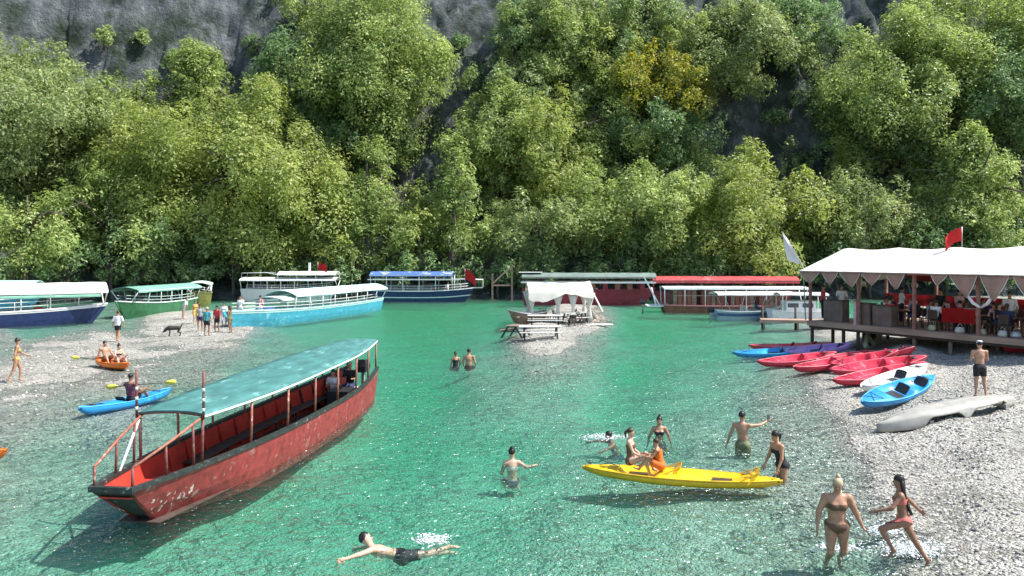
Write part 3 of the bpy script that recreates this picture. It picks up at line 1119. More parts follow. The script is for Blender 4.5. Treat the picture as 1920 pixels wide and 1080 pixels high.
def canopy(parent, m, x0, x1, half, z0, arch, name='canopy', n=14, k=7, drop=0.0, th=.04, sag=.015, seed=0):
    """an arched roof sheet; half and z0 may be functions of x"""
    rnd = random.Random(seed)
    hf = half if callable(half) else (lambda x: half)
    zf = z0 if callable(z0) else (lambda x: z0)
    g = []
    for i in range(n):
        x = lerp(x0, x1, i / (n - 1))
        row = []
        for j in range(k):
            u = -1 + 2 * j / (k - 1)
            z = zf(x) + arch * (1 - u * u) - (sag if i % 2 else 0) * (1 - abs(u)) + rnd.uniform(-.008, .008)
            row.append((x, u * hf(x), z))
        if drop:
            row = [(x, -hf(x) - .01, zf(x) - drop + rnd.uniform(-.02, .02))] + row + [(x, hf(x) + .01, zf(x) - drop + rnd.uniform(-.02, .02))]
        g.append(row)
    return MB().sheet(g, th).build(name, m, parent)


def flag(label, pos, h, w, fh, ang, group=None, droop=.25, m=None, base=0):
    t = thing('flag', label, 'flag', pos, ang, group)
    MB().tube([(0, 0, base), (0, 0, h)], .02, 6).build('pole', GREYM, t)
    g = []
    for i in range(8):
        u = i / 7
        row = []
        for j in range(5):
            v = j / 4
            row.append((u * w * .85, .10 * math.sin(u * 7 + v * 2) * (.3 + u), h - .03 - v * fh - droop * u * u * fh * 1.6))
        g.append(row)
    MB().sheet(g, .01).build('cloth', m or FLAGR, t)
    return t


def outboard(parent, x, y, z, m=None):
    mb = MB()
    mb.rings([[(x - .2, y - .15, z + .1), (x - .2, y + .15, z + .1), (x + .22, y + .13, z + .1), (x + .22, y - .13, z + .1)],
              [(x - .26, y - .19, z + .3), (x - .26, y + .19, z + .3), (x + .25, y + .16, z + .32), (x + .25, y - .16, z + .32)],
              [(x - .2, y - .14, z + .52), (x - .2, y + .14, z + .52), (x + .2, y + .12, z + .55), (x + .2, y - .12, z + .55)]], True, True, False)
    o = mb.build('outboard_motor', m or BLACK, parent)
    MB().box((x, y, z - .35), (.16, .1, .9)).build('leg', GREYM, o)


# ------------------------------------------------------------------ the red boat in front
def lettered_hull():
    """weathered red paint with remains of white hand painted lettering near the bow"""
    m = RED.copy()
    m.name = 'red_boat_paint_lettered'
    n, l = m.node_tree.nodes, m.node_tree.links
    bs = next(q for q in n if q.type == 'BSDF_PRINCIPLED')
    src = bs.inputs['Base Color'].links[0].from_socket
    tc = n.new('ShaderNodeTexCoord')
    sp = n.new('ShaderNodeSeparateXYZ')
    l.new(tc.outputs['Object'], sp.inputs[0])

    def band(sock, lo, hi, soft):
        a = n.new('ShaderNodeMapRange'); a.inputs['From Min'].default_value = lo - soft; a.inputs['From Max'].default_value = lo
        b = n.new('ShaderNodeMapRange'); b.inputs['From Min'].default_value = hi + soft; b.inputs['From Max'].default_value = hi
        l.new(sock, a.inputs[0]); l.new(sock, b.inputs[0])
        k = n.new('ShaderNodeMath'); k.operation = 'MULTIPLY'
        l.new(a.outputs[0], k.inputs[0]); l.new(b.outputs[0], k.inputs[1])
        return k.outputs[0]
    bx, bz = band(sp.outputs[0], 5.5, 6.6, .5), band(sp.outputs[2], .18, .5, .1)
    mp = n.new('ShaderNodeMapping'); mp.inputs['Scale'].default_value = (1.0, .3, 1.0)
    l.new(tc.outputs['Object'], mp.inputs['Vector'])
    nz = n.new('ShaderNodeTexNoise'); nz.inputs['Scale'].default_value = 9; nz.inputs['Detail'].default_value = 4; nz.inputs['Distortion'].default_value = 0.5
    l.new(mp.outputs[0], nz.inputs['Vector'])
    k1 = n.new('ShaderNodeMath'); k1.operation = 'MULTIPLY'; l.new(bx, k1.inputs[0]); l.new(bz, k1.inputs[1])
    k2 = n.new('ShaderNodeMath'); k2.operation = 'MULTIPLY'; l.new(k1.outputs[0], k2.inputs[0]); l.new(nz.outputs['Fac'], k2.inputs[1])
    r = ramp(n, [(.57, (0, 0, 0)), (.605, (.8, .8, .8))])
    l.new(k2.outputs[0], r.inputs[0])
    mx = n.new('ShaderNodeMix'); mx.data_type = 'RGBA'
    l.new(r.outputs[0], mx.inputs['Factor']); l.new(src, mx.inputs['A']); mx.inputs['B'].default_value = (.72, .67, .62, 1)
    l.new(mx.outputs['Result'], bs.inputs['Base Color'])
    return m


RED_LET = lettered_hull()
S_, B_ = Vector((-5.35, 28.6, 0)), Vector((-7.1, 14.16, 0))
d_ = B_ - S_
RB = thing('tour_boat', 'large red open boat with teal tarp roof floating in the foreground', 'boat', (S_ + B_) / 2, math.atan2(d_.y, d_.x), 'tour boats')
Hh = Hull(d_.length, 2.12, .76, stern_w=.55, bow_w=.37, rake_b=1.25, rake_s=.25, sheer_b=.06, sheer_s=.22, draft=.3, flare=.86, floor=.0, th=.07)
Lr = Hh.L
hull_ob = Hh.build([RED_LET, RED_IN], RB)
for k, p in enumerate(hull_ob.data.polygons):
    if k % 11 in (7, 8, 9) and k < 24 * 11:
        p.material_index = 1          # the inner shell carries the brighter paint
Hh.gunwale(BLACKP, RB, .12, .08)
MB().add([(Lr / 2 + .012, w * .97, z) for w, z in ((Hh.half(1), Hh.top(1)), (-Hh.half(1), Hh.top(1)))] +
         [(Lr / 2 - .625 + .012, w * .8, lerp(Hh.top(1), -.12, .5)) for w in (-Hh.half(1), Hh.half(1))] +
         [(Lr / 2 - 1.25 + .014, w * .43, -.12) for w in (-Hh.half(1), Hh.half(1))],
         [(0, 1, 2, 3), (3, 2, 4, 5)]).build('bow_plate', BLACKP, RB)
# floor, ribs and benches
mb = MB()
fl = []
for i in range(24):
    t = .02 + .93 * i / 23
    w = Hh.half(t) * .86 - .07
    fl.append([(Hh.xt(t) - .12, -w, .02), (Hh.xt(t) - .12, w, .02)])
mb.sheet(fl, .02).build('floor', WOODD, RB)
fd = []
for i in range(8):
    t = .80 + .195 * i / 7
    w = Hh.half(t) * lerp(.86, .96, i / 7) - .10
    fd.append([(Hh.xt(t) - .02, -w, lerp(.40, .70, i / 7)), (Hh.xt(t) - .02, w, lerp(.40, .70, i / 7))])
MB().sheet(fd, .03).build('fore_deck', RED_IN, RB)
for s in (1, -1):
    for k in range(13):
        t = .06 + .06 * k
        w = Hh.half(t)
        MB().bar((Hh.xt(t), s * (w - .085), Hh.top(t) - .02), (Hh.xt(t), s * (w * .82 - .1), .08), .05).build('rib', RED_IN if k > 4 else WOODD, RB)
    b = []
    for i in range(16):
        t = .1 + .64 * i / 15
        w = Hh.half(t) * .92 - .1
        b.append([(Hh.xt(t), s * w, .36), (Hh.xt(t), s * (w - .36), .36)])
    bo = MB().sheet(b, .04, False).build('bench', WOODD, RB)
    for k in range(7):
        t = .12 + .1 * k
        w = Hh.half(t) * .92 - .1
        MB().box((Hh.xt(t), s * (w - .3), .18), (.05, .05, .32)).build('bench_leg', WOODD, bo)
# roof, posts, rails
XR0, XR1 = Lr / 2 - 1.95, -Lr / 2 + .05


def rb_half(x):
    t = (x + Lr / 2) / Lr
    return max(.3, Hh.half(t) - .03)


def rb_z(x):
    u = (XR0 - x) / (XR0 - XR1)
    return 1.84 + .07 * u + .12 * u * u


canopy(RB, TEAL, XR0, XR1, rb_half, rb_z, .06, 'tarp_roof', 34, 9, 0.05, .03, .045, 4)
mb = MB()
for s in (1, -1):
    pts = [Vector((lerp(XR0, XR1, i / 20), s * (rb_half(lerp(XR0, XR1, i / 20)) + .005), rb_z(lerp(XR0, XR1, i / 20)) - .06)) for i in range(21)]
    MB().tube(pts, .028, 6).build('roof_rail', WHITE, RB)
for k in range(8):
    x = lerp(XR0 - .02, XR1 + .05, k / 7)
    w, z = rb_half(x), rb_z(x)
    pts = [Vector((x, w * u, z + .06 * (1 - u * u) - .05)) for u in (-1, -.6, -.2, .2, .6, 1)]
    MB().tube(pts, .022, 6).build('roof_bow', RUSTD, RB)
    t = (x + Lr / 2) / Lr
    for s in (1, -1):
        MB().tube([Hh.edge(t, s, 0, .08), Vector((x, s * (w - .03), z - .05))], .03, 7).build('post', RUSTD if k < 1 else RUST, RB)
for s in (1, -1):
    w = rb_half(XR0)
    tp = MB().tube([(XR0 + .03, s * (w + .01), rb_z(XR0) - .1), (XR0 + .03, s * (w + .015), rb_z(XR0) + .86)], .027, 7).build('mooring_pole', RUSTD, RB)
    for q in range(3):
        MB().tube([(XR0 + .03, s * (w + .012), rb_z(XR0) + .05 + q * .2), (XR0 + .03, s * (w + .012), rb_z(XR0) + .12 + q * .2)], .03, 7).build('white_band', WHITE, tp)
    # bow rail
    a = Hh.edge(.995, s, 0, .05)
    top0 = a + Vector((0, 0, .42))
    e = Vector((XR0 - .15, s * (rb_half(XR0 - .15) - .05), 1.80))
    MB().tube([a, top0], .028, 7).build('rail_post', RUSTD, RB)
    MB().tube([top0, top0.lerp(e, .5) + Vector((0, s * .03, 0)), e], .028, 7).build('bow_rail', RUST, RB)
    for u in (.42, .8):
        m_ = top0.lerp(e, u)
        t = (m_.x + Lr / 2) / Lr
        MB().tube([Hh.edge(t, s, 0, .06), m_], .026, 7).build('rail_post', RUSTD, RB)
MB().tube([Hh.edge(.93, -1, 0, .06), Vector((XR0 + .05, -rb_half(XR0) + .05, 1.7))], .026, 7).build('brace', WHITE, RB)
MB().bar((Lr / 2 - .02, -.42, Hh.top(1) + .04), (Lr / 2 - .02, .42, Hh.top(1) + .04), .1, .1).build('bow_beam', BLACKP, RB)
MB().box((-Lr / 2 + 1.0, 0, .42), (.5, 1.0, .08)).build('stern_seat', WHITE, RB)
MB().box((-Lr / 2 + 2.5, .1, .35), (.9, .7, .6)).build('engine_box', BLACK, RB)
outboard(RB, -Lr / 2 - .1, .0, .75)
for k, (xx, yy) in enumerate([(2.2, .3), (.8, -.25), (-.8, .35), (-2.1, 0)]):
    MB().box((xx, yy, .12), (.5, .35, .2), .3 * k).build('floor_crate', WOODD if k % 2 else GREYM, RB)


# ------------------------------------------------------------------ moored tour boats
def tour_boat(label, P0, P1, beam, bow_first=True, H=.95, hm=NAVY, gm=WHITE, stripe=None, roof=None, rail=WHITE, floor_m=WOODD, posts=7,
              rail_h=.5, sheer_b=.35, seats=True, seat_m=WOOD, bow_w=.12, stern_w=.7, rake=1.1, rb_rail=True, inner=None):
    P0, P1 = Vector((P0[0], P0[1], 0)), Vector((P1[0], P1[1], 0))
    ax = (P1 - P0)
    L = ax.length
    d = ax.normalized()
    n = Vector((-d.y, d.x, 0))
    mid = (P0 + P1) / 2
    if n.dot(mid) < 0:
        n = -n                      # away from the camera
    c = mid + n * beam / 2
    h = -d if bow_first else d
    t = thing('tour_boat', label, 'boat', c, math.atan2(h.y, h.x), 'tour boats')
    hu = Hull(L, beam, H, stern_w=stern_w, bow_w=bow_w, rake_b=rake, rake_s=.2, sheer_b=sheer_b, sheer_s=.08, draft=.3, flare=.8, floor=.3)
    hu.build(hm, t)
    hu.gunwale(gm, t, .12, .09)
    if stripe:
        hu.side_stripe(stripe[0], t, stripe[1], stripe[2])
    if roof:
        f0, f1, z, arch, rm = roof[:5]
        drop = roof[5] if len(roof) > 5 else .06
        x0, x1 = lerp(-L / 2, L / 2, f0), lerp(-L / 2, L / 2, f1)
        hw = beam / 2 * 1.0
        canopy(t, rm, x0, x1, hw, z, arch, 'canopy', 16, 7, drop, .04, .02, int(abs(c.x) * 10))
        for s in (1, -1):
            MB().bar((x0, s * (hw - .02), z - .05), (x1, s * (hw - .02), z - .05), .05, .08).build('roof_rail', rail, t)
        for k in range(posts):
            x = lerp(x0 + .08, x1 - .08, k / (posts - 1))
            q = (x + L / 2) / L
            for s in (1, -1):
                e = hu.edge(min(.99, max(.01, q)), s, .05, .08)
                MB().tube([e, Vector((x, s * (hw - .06), z - .06))], .045, 6).build('post', rail, t)
    if rail_h and rail is not None:
        for s in (1, -1):
            o = None
            for fz in (.5, 1.0):
                pts = [hu.edge(i / 15, s, rail_h * fz + .05, .07) for i in range(1, 15)]
                b = MB().tube(pts, .022, 5)
                if o is None:
                    o = b.build('railing', rail, t)
                else:
                    b.build('railing', rail, t)
            for i in range(1, 15, 2):
                e = hu.edge(i / 15, s, .05, .07)
                MB().tube([e, e + Vector((0, 0, rail_h))], .018, 5).build('stanchion', rail, t)
    if seats:
        m_ = int(L // 1.6)
        for k in range(m_):
            x = lerp(-L * .36, L * .28, k / max(1, m_ - 1))
            q = (x + L / 2) / L
            w = hu.half(q) * 2 - .5
            b = MB()
            b.box((x, 0, .62), (.42, w, .05)).box((x - .22, 0, .85), (.04, w, .42)).box((x, 0, .45), (.06, w * .9, .3))
            b.build('bench', seat_m, t)
    return t, hu


def wl(px, py):
    p = at(px, py, 0)
    return (p.x, p.y)


# left: navy hull, white roof
BA, hA = tour_boat('long boat with navy hull and white rounded roof at the left edge', (-42.5, 51.0), (-30.1, 60.0), 2.7, False, H=1.0, hm=NAVY, stripe=(WHITE, .0, .2),
                   roof=(.02, .99, 2.42, .62, WHITE, .14), rail=WHITE, posts=9, seat_m=WOODR, rail_h=.62)
canopy(BA, GREENR, -7.0, 7.0, 1.33, 2.18, .02, 'side_curtain', 16, 7, .16)
tour_boat('boat with turquoise and white roof at the left edge behind the navy hulled boat', (-52, 70.0), (-42.6, 71.2), 2.8, False, H=1.0, hm=TURQ, roof=(.02, .99, 2.3, .5, TURQW, .1), posts=7)
BB, hB = tour_boat('green hulled boat with faded green roof between the navy boat and the gravel bar', (-30.3, 63.6), (-28.9, 74.5), 2.5, True, H=1.0, hm=GREENH, gm=GREENW,
                   roof=(.0, .9, 2.2, .3, GREENR, .15), posts=7, rail=GREENW)
BC, hC = tour_boat('short olive hulled boat with pale roof behind the people on the gravel bar', (-30.0, 79.5), (-32.5, 87), 2.4, True, H=1.1, hm=OLIVE, gm=OLIVE, roof=(.0, .85, 2.1, .25, GREENW, .1), posts=5)
BD, hD = tour_boat('white boat with raised white roof and red flag behind the turquoise boat', (-30.2, 88.5), (-19.5, 88.5), 2.8, False, H=1.2, hm=WHITE, roof=(.0, 1.0, 2.35, .3, WHITE, .08), posts=8)
canopy(BD, WHITE, -1.2, 5.3, 1.3, 2.95, .35, 'raised_roof', 10, 7, .06)
for x in (-1.1, 1, 3.1, 5.2):
    for s in (1, -1):
        MB().bar((x, s * 1.2, 2.4), (x, s * 1.25, 2.95), .06).build('roof_post', WHITE, BD)
mb = MB()
for s in (1, -1):
    mb.tube([(-5.2, s, 2.5), (-5.2, s, 3.1), (-2.4, s, 3.15), (-1.2, s, 2.9)], .03, 6)
mb.tube([(-5.2, 1, 3.1), (-5.2, -1, 3.1)], .03, 6).build('roof_railing', WHITE, BD)
MB().box((2.1, 0, 3.75), (.22, .22, 1.0)).build('chimney', WHITE, BD)
flag('red flag on the roof of the white boat behind the turquoise one', (-21.4, 88.2, 2.9), 1.4, 1.3, .8, -.35, 'red flags')
# turquoise boat beached on the bar
BE, hE = tour_boat('long turquoise boat with pale roof, bow on the gravel bar', (-18.2, 54.0), (-11.7, 75.3), 2.9, True, H=.9, hm=TURQ, gm=TURQW, stripe=(TURQW, .05, .22),
                   roof=(.0, .70, 2.0, .42, TURQW, .08), posts=9, rail=WHITE, sheer_b=.3, seat_m=TURQW, rake=1.0)
canopy(BE, GREENW, 2.6, 6.0, 1.25, 1.78, .2, 'awning', 6, 7, .05)
MB().box((6.6, .2, 1.15), (1.0, .9, .1)).box((6.15, .2, .85), (.1, .9, .6)).build('bow_seat', mat('blue_seat', (0.12, 0.18, 0.42), .6), BE)
# navy boat in the middle
BF, hF = tour_boat('navy boat with blue and white canopy moored under the trees in the middle', (-15.6, 87.5), (-4.2, 87.0), 2.8, False, H=1.1, hm=NAVY, stripe=(WHITE, .86, 1.0),
                   roof=(.0, .80, 2.95, .35, BLUEC, .15), posts=6, rail_h=.55, seat_m=WOODR)
mb = MB()
for s in (1, -1):
    mb.bar((-5.9, s * 1.42, 2.42), (4.2, s * 1.42, 2.42), .12, .1)
mb.build('side_rail', WHITE, BF)
mb = MB()
for s in (1, -1):
    mb.tube([(4.0, s * 1.2, 1.2), (4.0, s * 1.2, 2.5), (6.6, s * .7, 2.4), (6.6, s * .7, 1.5), (5.6, s * .7, 1.5)], .04, 6)
mb.tube([(6.6, -.7, 2.4), (6.6, .7, 2.4)], .04, 6).build('bow_frame', WHITE, BF)
flag('red flag at the bow of the navy boat in the middle', (-5.1, 86.8, 1.4), 2.2, 1.5, 1.1, -.5, 'red flags', .45)
# maroon boat
BG, hG = tour_boat('maroon boat with dark roof and white roof edge behind the tent', (1.0, 82.0), (14.6, 81.0), 2.9, False, H=1.5, hm=MAROON, gm=MAROON, roof=(.0, 1.0, 2.85, .42, SLATE, .1), posts=9,
                   rail_h=0, rail=MAROON, stern_w=.85, sheer_b=.1)
mb = MB()
for s in (1, -1):
    mb.bar((-6.9, s * 1.46, 2.3), (6.8, s * 1.46, 2.3), .1, .16)
mb.build('side_rail', WHITE, BG)
MB().box((-6.0, 0, 3.3), (2.4, 2.0, .05)).build('roof_patch', WHITE, BG)
for k in range(10):
    for s in (1, -1):
        MB().box((-5.8 + 1.25 * k, s * 1.36, 1.88), (.5, .04, .66)).build('side_panel', WOODR if k % 3 else MAROON, BG)
# red canopy boat
BH, hH = tour_boat('boat with long red canopy at the far bank left of the pavilion', (15.0, 84.9), (30.2, 83.9), 2.8, False, H=1.1, hm=MAROON, gm=MAROON, roof=(.0, 1.0, 2.4, .45, REDC, .25), posts=9, rail=MAROON)
# wooden cabin boat under a thin white roof
BI, hI = tour_boat('brown wooden cabin boat under a long thin white roof', (13.4, 70.6), (26.0, 70.0), 2.8, False, H=.55, hm=WOODR, gm=mat('pink_paint', (0.6, 0.25, 0.25), .6),
                   roof=(.0, 1.0, 2.2, .1, WHITE, .14), posts=8, rail=WHITE, rail_h=0, seats=False, stern_w=.9, sheer_b=.1)
for k in range(24):
    for s in (1, -1):
        if k % 6 == 5: continue
        MB().box((-5.3 + .42 * k, s * 1.22, 1.33), (.34, .05, 1.45)).build('plank', WOODR if k % 4 else WOOD, BI)
for s in (1, -1):
    MB().bar((-5.5, s * 1.25, 1.5), (4.6, s * 1.25, 1.5), .05, .07).build('cabin_rail', WOODP, BI)
MB().box((-6.9, 0, .55), (1.6, 2.2, .1)).build('stern_platform', WHITE, BI)
outboard(BI, -7.9, .9, .5, BLACK)
mb = MB()
mb.bar((-8.0, -.6, 3.2), (-6.6, -.8, .6), .12)
mb.bar((-7.3, -.6, 2.2), (-6.9, -.9, .5), .1).build('gangway_pole', WHITE, BI)
# silver motorboat with a white canopy
MJ = thing('motorboat', 'small silver blue motorboat with white sun canopy beside the jetty', 'motorboat', (18.6, 63.4, 0), math.radians(4))
hJ = Hull(5.4, 2.0, .62, stern_w=.85, bow_w=.05, rake_b=.9, sheer_b=.35, draft=.25, flare=.7, floor=.15)
hJ.build(SILVER, MJ)
hJ.gunwale(WHITE, MJ, .09, .06)
hJ.side_stripe(DARKBLUE, MJ, .3, .8)
MB().sheet([[(1.0, -.7, .75), (1.0, .7, .75)], [(.55, -.62, 1.2), (.55, .62, 1.2)]], .02, False).build('windshield', GLASS, MJ)
for k, y in enumerate((-.45, .45)):
    MB().box((0, y, .55), (.5, .45, .3)).box((-.25, y, .85), (.1, .45, .5)).build('seat', WHITE, MJ)
MB().box((-1.6, 0, .5), (.5, 1.5, .4)).build('rear_seat', WHITE, MJ)
canopy(MJ, WHITE, -2.7, 3.6, 1.1, 2.05, .14, 'sun_canopy', 8, 7, .08)
for x, xb in ((-2.2, -1.6), (-.5, -.9), (1.2, .8), (2.6, 1.6)):
    for s in (1, -1):
        MB().tube([hJ.edge((xb + 2.7) / 5.4, s, 0, .05), (x, s * 1.0, 2.02)], .025, 6).build('canopy_post', GREYM, MJ)
outboard(MJ, -2.9, 0, .45, BLACK)
# white cabin boat half hidden behind the pavilion post
MK = thing('cabin_boat', 'white cabin boat moored behind the left corner post of the pavilion', 'boat', (22.6, 61.5, 0), math.radians(-4))
hK = Hull(5.6, 2.2, .75, stern_w=.85, bow_w=.06, rake_b=.8, sheer_b=.3, draft=.25, flare=.75, floor=.2)
hK.build(WHITE, MK)
hK.gunwale(WHITE, MK, .1, .06)
MB().box((-.6, 0, 1.15), (2.2, 1.7, .8)).build('cabin', WHITE, MK)
for s in (1, -1):
    for x in (-1.2, -.1):
        MB().box((x, s * .855, 1.25), (.8, .02, .32)).build('window', GLASS, MK)
canopy(MK, WHITE, -2.2, 1.4, 1.05, 2.1, .12, 'sun_canopy', 6, 7, .06)
for x in (-2.0, 1.2):
    for s in (1, -1):
        MB().tube([(x, s * .95, .8), (x, s * .98, 2.08)], .03, 6).build('canopy_post', WHITE, MK)


# ------------------------------------------------------------------ kayaks
def kayak_mesh(L, B, seats, rim=.25, end_rise=.09, n=33, rocker=.1, sharp=2.1):
    rings = []
    for i in range(n):
        t = -1 + 2 * i / (n - 1)
        b = max(.012, B / 2 * max(0.0, 1 - abs(t) ** sharp) ** .8)
        rz = rim + end_rise * t * t
        k = rocker * t * t + (rz - rocker - .05) * max(0, (abs(t) - .78) / .22) ** 1.6
        dk = rz + .06 * (1 - t * t)
        for s, hw in seats:
            q = abs(t - s) / hw
            if q < 1:
                dk = min(dk, lerp(rz - .13, dk, max(0, (q - .6) / .4)))
        x = t * L / 2
        half = [(b * .55, .0 + k), (b * .93, .07 + k), (b, rz - .03), (b * .9, rz + .015), (b * .66, dk), ]
        r = [(x, 0, -.02 + k)] + [(x, y, z) for y, z in half] + [(x, 0, dk + .005)] + [(x, -y, z) for y, z in reversed(half)]
        rings.append(r)
    return MB().rings(rings, True, True, True)


def paint(name, col, **k):
    k.setdefault('dirt', tuple(.55 * c + .16 for c in col))
    k.setdefault('dirt_amt', .38)
    return mat(name, col, .36, .14, 3, spec=.45, coat=.1, **k)


P_RED = paint('kayak_red', (0.58, 0.03, 0.06), dirt=(0.72, 0.22, 0.24), dirt_amt=.4)
P_BLUE = paint('kayak_blue', (0.02, 0.25, 0.58), dirt=(0.05, 0.42, 0.7), dirt_amt=.42)
P_PURP = paint('kayak_purple', (0.35, 0.2, 0.5))
P_YEL = paint('kayak_yellow', (0.78, 0.47, 0.015))
P_ORA = paint('kayak_orange', (0.75, 0.17, 0.02))
P_WHT = paint('kayak_white', (0.78, 0.78, 0.76))
P_GRN = paint('kayak_olive', (0.42, 0.42, 0.25))


RIM_HIGHLIGHTS = {'kayak_red': paint('kayak_red_highlight', (0.78, 0.22, 0.24)), 'kayak_blue': paint('kayak_blue_highlight', (0.10, 0.45, 0.75)), 'kayak_purple': paint('kayak_purple_highlight', (0.55, 0.42, 0.68))}  # lighter hull colours that paint a highlight along the rim


def kayak(label, a, b, B, m, seats, group=None, z=None, backs=True, tilt=0.0, sm=None, cat='kayak', L=None, rim=.25, end_rise=.09):
    """from the ground point a (stern) to b (bow)"""
    a, b = Vector(a), Vector(b)
    d = b - a
    L = L or d.length
    t = thing('kayak', label, cat, (a + b) / 2, 0, group)
    t.rotation_mode = 'QUATERNION'
    q = d.to_track_quat('X', 'Z')
    t.rotation_quaternion = q @ Matrix.Rotation(tilt, 3, 'X').to_quaternion()
    if z is not None:
        t.location.z += z
    kayak_mesh(L, B, seats, rim, end_rise).build('hull', m, t)
    lip = RIM_HIGHLIGHTS.get(m.name, m)
    for s in (1, -1):
        pts = []
        for i in range(25):
            q = -.97 + 1.94 * i / 24
            pts.append((q * L / 2, s * (B / 2 * (1 - abs(q) ** 2.1) ** .8 - .01), rim + end_rise * q * q + .01))
        MB().tube(pts, .018, 5).build('rim', lip, t)  # on red, blue and purple hulls this line is a painted highlight
    for s, hw in seats:
        x = s * L / 2
        if backs:
            g = [[(x - hw * L * .28 - .06 * k, y, .16 + .085 * k + (0 if abs(y) < .18 else -.03)) for y in (-.2, -.1, 0, .1, .2)] for k in range(4)]
            MB().sheet(g, .03).build('backrest', sm or BLACK, t)
        MB().box((x, 0, .115), (hw * L * .45, B * .5, .03)).build('seat', sm or BLACK, t)
    for s in (1, -1):
        MB().tube([(s * L * .455, -.05, .3), (s * L * .47, 0, .34), (s * L * .455, .05, .3)], .014, 5).build('carry_handle', BLACK, t)
    MB().tube([(-L * .36, 0, .33), (-L * .36, 0, .35)], .11, 12).build('hatch', BLACK if m is not P_YEL else m, t)
    zz = .345
    for s in (1, -1):
        MB().tube([(s * L * .40, -B * .2, zz), (s * L * .30, B * .26, zz), (s * L * .30, -B * .26, zz), (s * L * .40, B * .2, zz)], .009, 4).build('deck_cord', BLACK, t)
    return t


# yellow tandem in the foreground
YA, YB = at(1092, 886, .0), at(1468, 914, .0)
YK = kayak('long yellow two seat kayak floating with a pair of girls sitting on it', YB, YA, .95, P_YEL, [(.42, .22), (-.42, .22)], None, -.08, False, rim=.2, end_rise=.03)
LY = (YA - YB).length
for x in (.10, -.66):
    g = [[(x * LY / 2 + .26 * k / 3 * -1, y * (1 - .12 * k), .18 + .085 * k) for y in (-.33, -.16, 0, .16, .33)] for k in range(4)]
    MB().sheet(g, .05).build('backrest', P_YEL, YK)
    for s in (1, -1):
        MB().bar((x * LY / 2 - .25, s * .22, .42), (x * LY / 2 + .16, s * .34, .22), .025).build('seat_strap', P_YEL, YK)
# blue with the paddler
BA_, BB_ = at(146, 782, 0), at(322, 742, 0)
BK = kayak('blue kayak on the water carrying the paddler in a dark vest', BA_, BB_, .78, P_BLUE, [(.08, .3)], None, -.05)
# orange with the couple
OA_, OB_ = at(172, 683, 0), at(250, 698, 0)
OA_.z, OB_.z = gz(OA_.x, OA_.y), gz(OB_.x, OB_.y)
OK_ = kayak('orange kayak with a couple sitting on it on the shallow bar', OA_, OB_, .85, P_ORA, [(.0, .5)], None, .05, False, L=3.0)
oe = at(-12, 866, 0)
kayak('orange kayak mostly cut by the left edge of the picture', oe + Vector((-2.6, .5, 0)), oe + Vector((.33, 0, 0)), .75, P_ORA, [(0, .35)], None, -.04)
# the pile at the beach
KS = [
    ((1374, 681), (1545, 671), P_BLUE, 'turquoise blue kayak floating at the left end of the kayak row'),
    ((1405, 667), (1560, 664), P_RED, 'red kayak farthest back beside the pavilion stilts'),
    ((1470, 675), (1600, 664), P_PURP, 'purple kayak between the blue one and the red ones'),
    ((1420, 697), (1570, 680), P_RED, 'red kayak with its tip in the water, leftmost in the front of the row'),
    ((1487, 708), (1620, 682), P_RED, 'second red kayak from the left in the front of the row'),
    ((1560, 700), (1690, 676), P_RED, 'red kayak in the middle of the row, behind two others'),
    ((1530, 690), (1640, 672), P_RED, 'red kayak lying close behind the second red one from the left'),
    ((1590, 684), (1720, 668), P_RED, 'red kayak at the back of the row nearest the deck shade'),
    ((1556, 712), (1740, 688), P_RED, 'long red kayak lying just behind the foremost red one'),
    ((1562, 729), (1738, 696), P_RED, 'foremost red kayak beside the white kayak'),
    ((1613, 745), (1738, 702), P_WHT, 'white kayak between the red ones and the blue one on the beach'),
    ((1610, 778), (1748, 727), P_BLUE, 'blue kayak lying on the beach with its bow towards the water'),
]
for i, (pa, pb, m, lab) in enumerate(KS):
    a, b = atg(*pa), atg(*pb)
    d = b - a
    if d.length > 5.0:
        b = a + d * (4.6 / d.length)
        b.z = gz(b.x, b.y)
    kayak(lab, b, a, .92, m, [(.1, .26), (-.45, .2)] if i != 10 else [(.05, .3)], 'kayaks drawn up at the beach', max(.03, -min(a.z, b.z) * .6) + .05 * (i % 3), True, -.2 + .12 * math.sin(i * 2.1), m if m is P_RED else None)
for k, (pa, pb, lab) in enumerate([((1862, 655), (1940, 646), 'red kayak at the right edge in the shade below the pavilion'), ((1880, 665), (1960, 655), 'second red kayak at the right edge, nearer the sunlit beach')]):
    a = atg(*pa)
    kayak(lab, a, a + Vector((3.2, .9 + .2 * k, .12)), .8, P_RED, [(0, .3)], 'kayaks drawn up at the beach', .03)
# things in the shade under the deck
a = Vector((16.9, 38.6, 0)); a.z = gz(a.x, a.y)
kayak('olive green kayak leaning on edge against the stilts under the pavilion', a, a + Vector((1.5, 1.6, .9)), .75, P_GRN, [(0, .35)], None, .2, False, 1.2, L=3)
a = Vector((19.2, 37.6, 0)); a.z = gz(a.x, a.y) + .1
kayak('pale kayak stored in the shade under the deck', a, a + Vector((2.6, -.6, .1)), .75, P_GRN, [(0, .35)], None, .15, False)

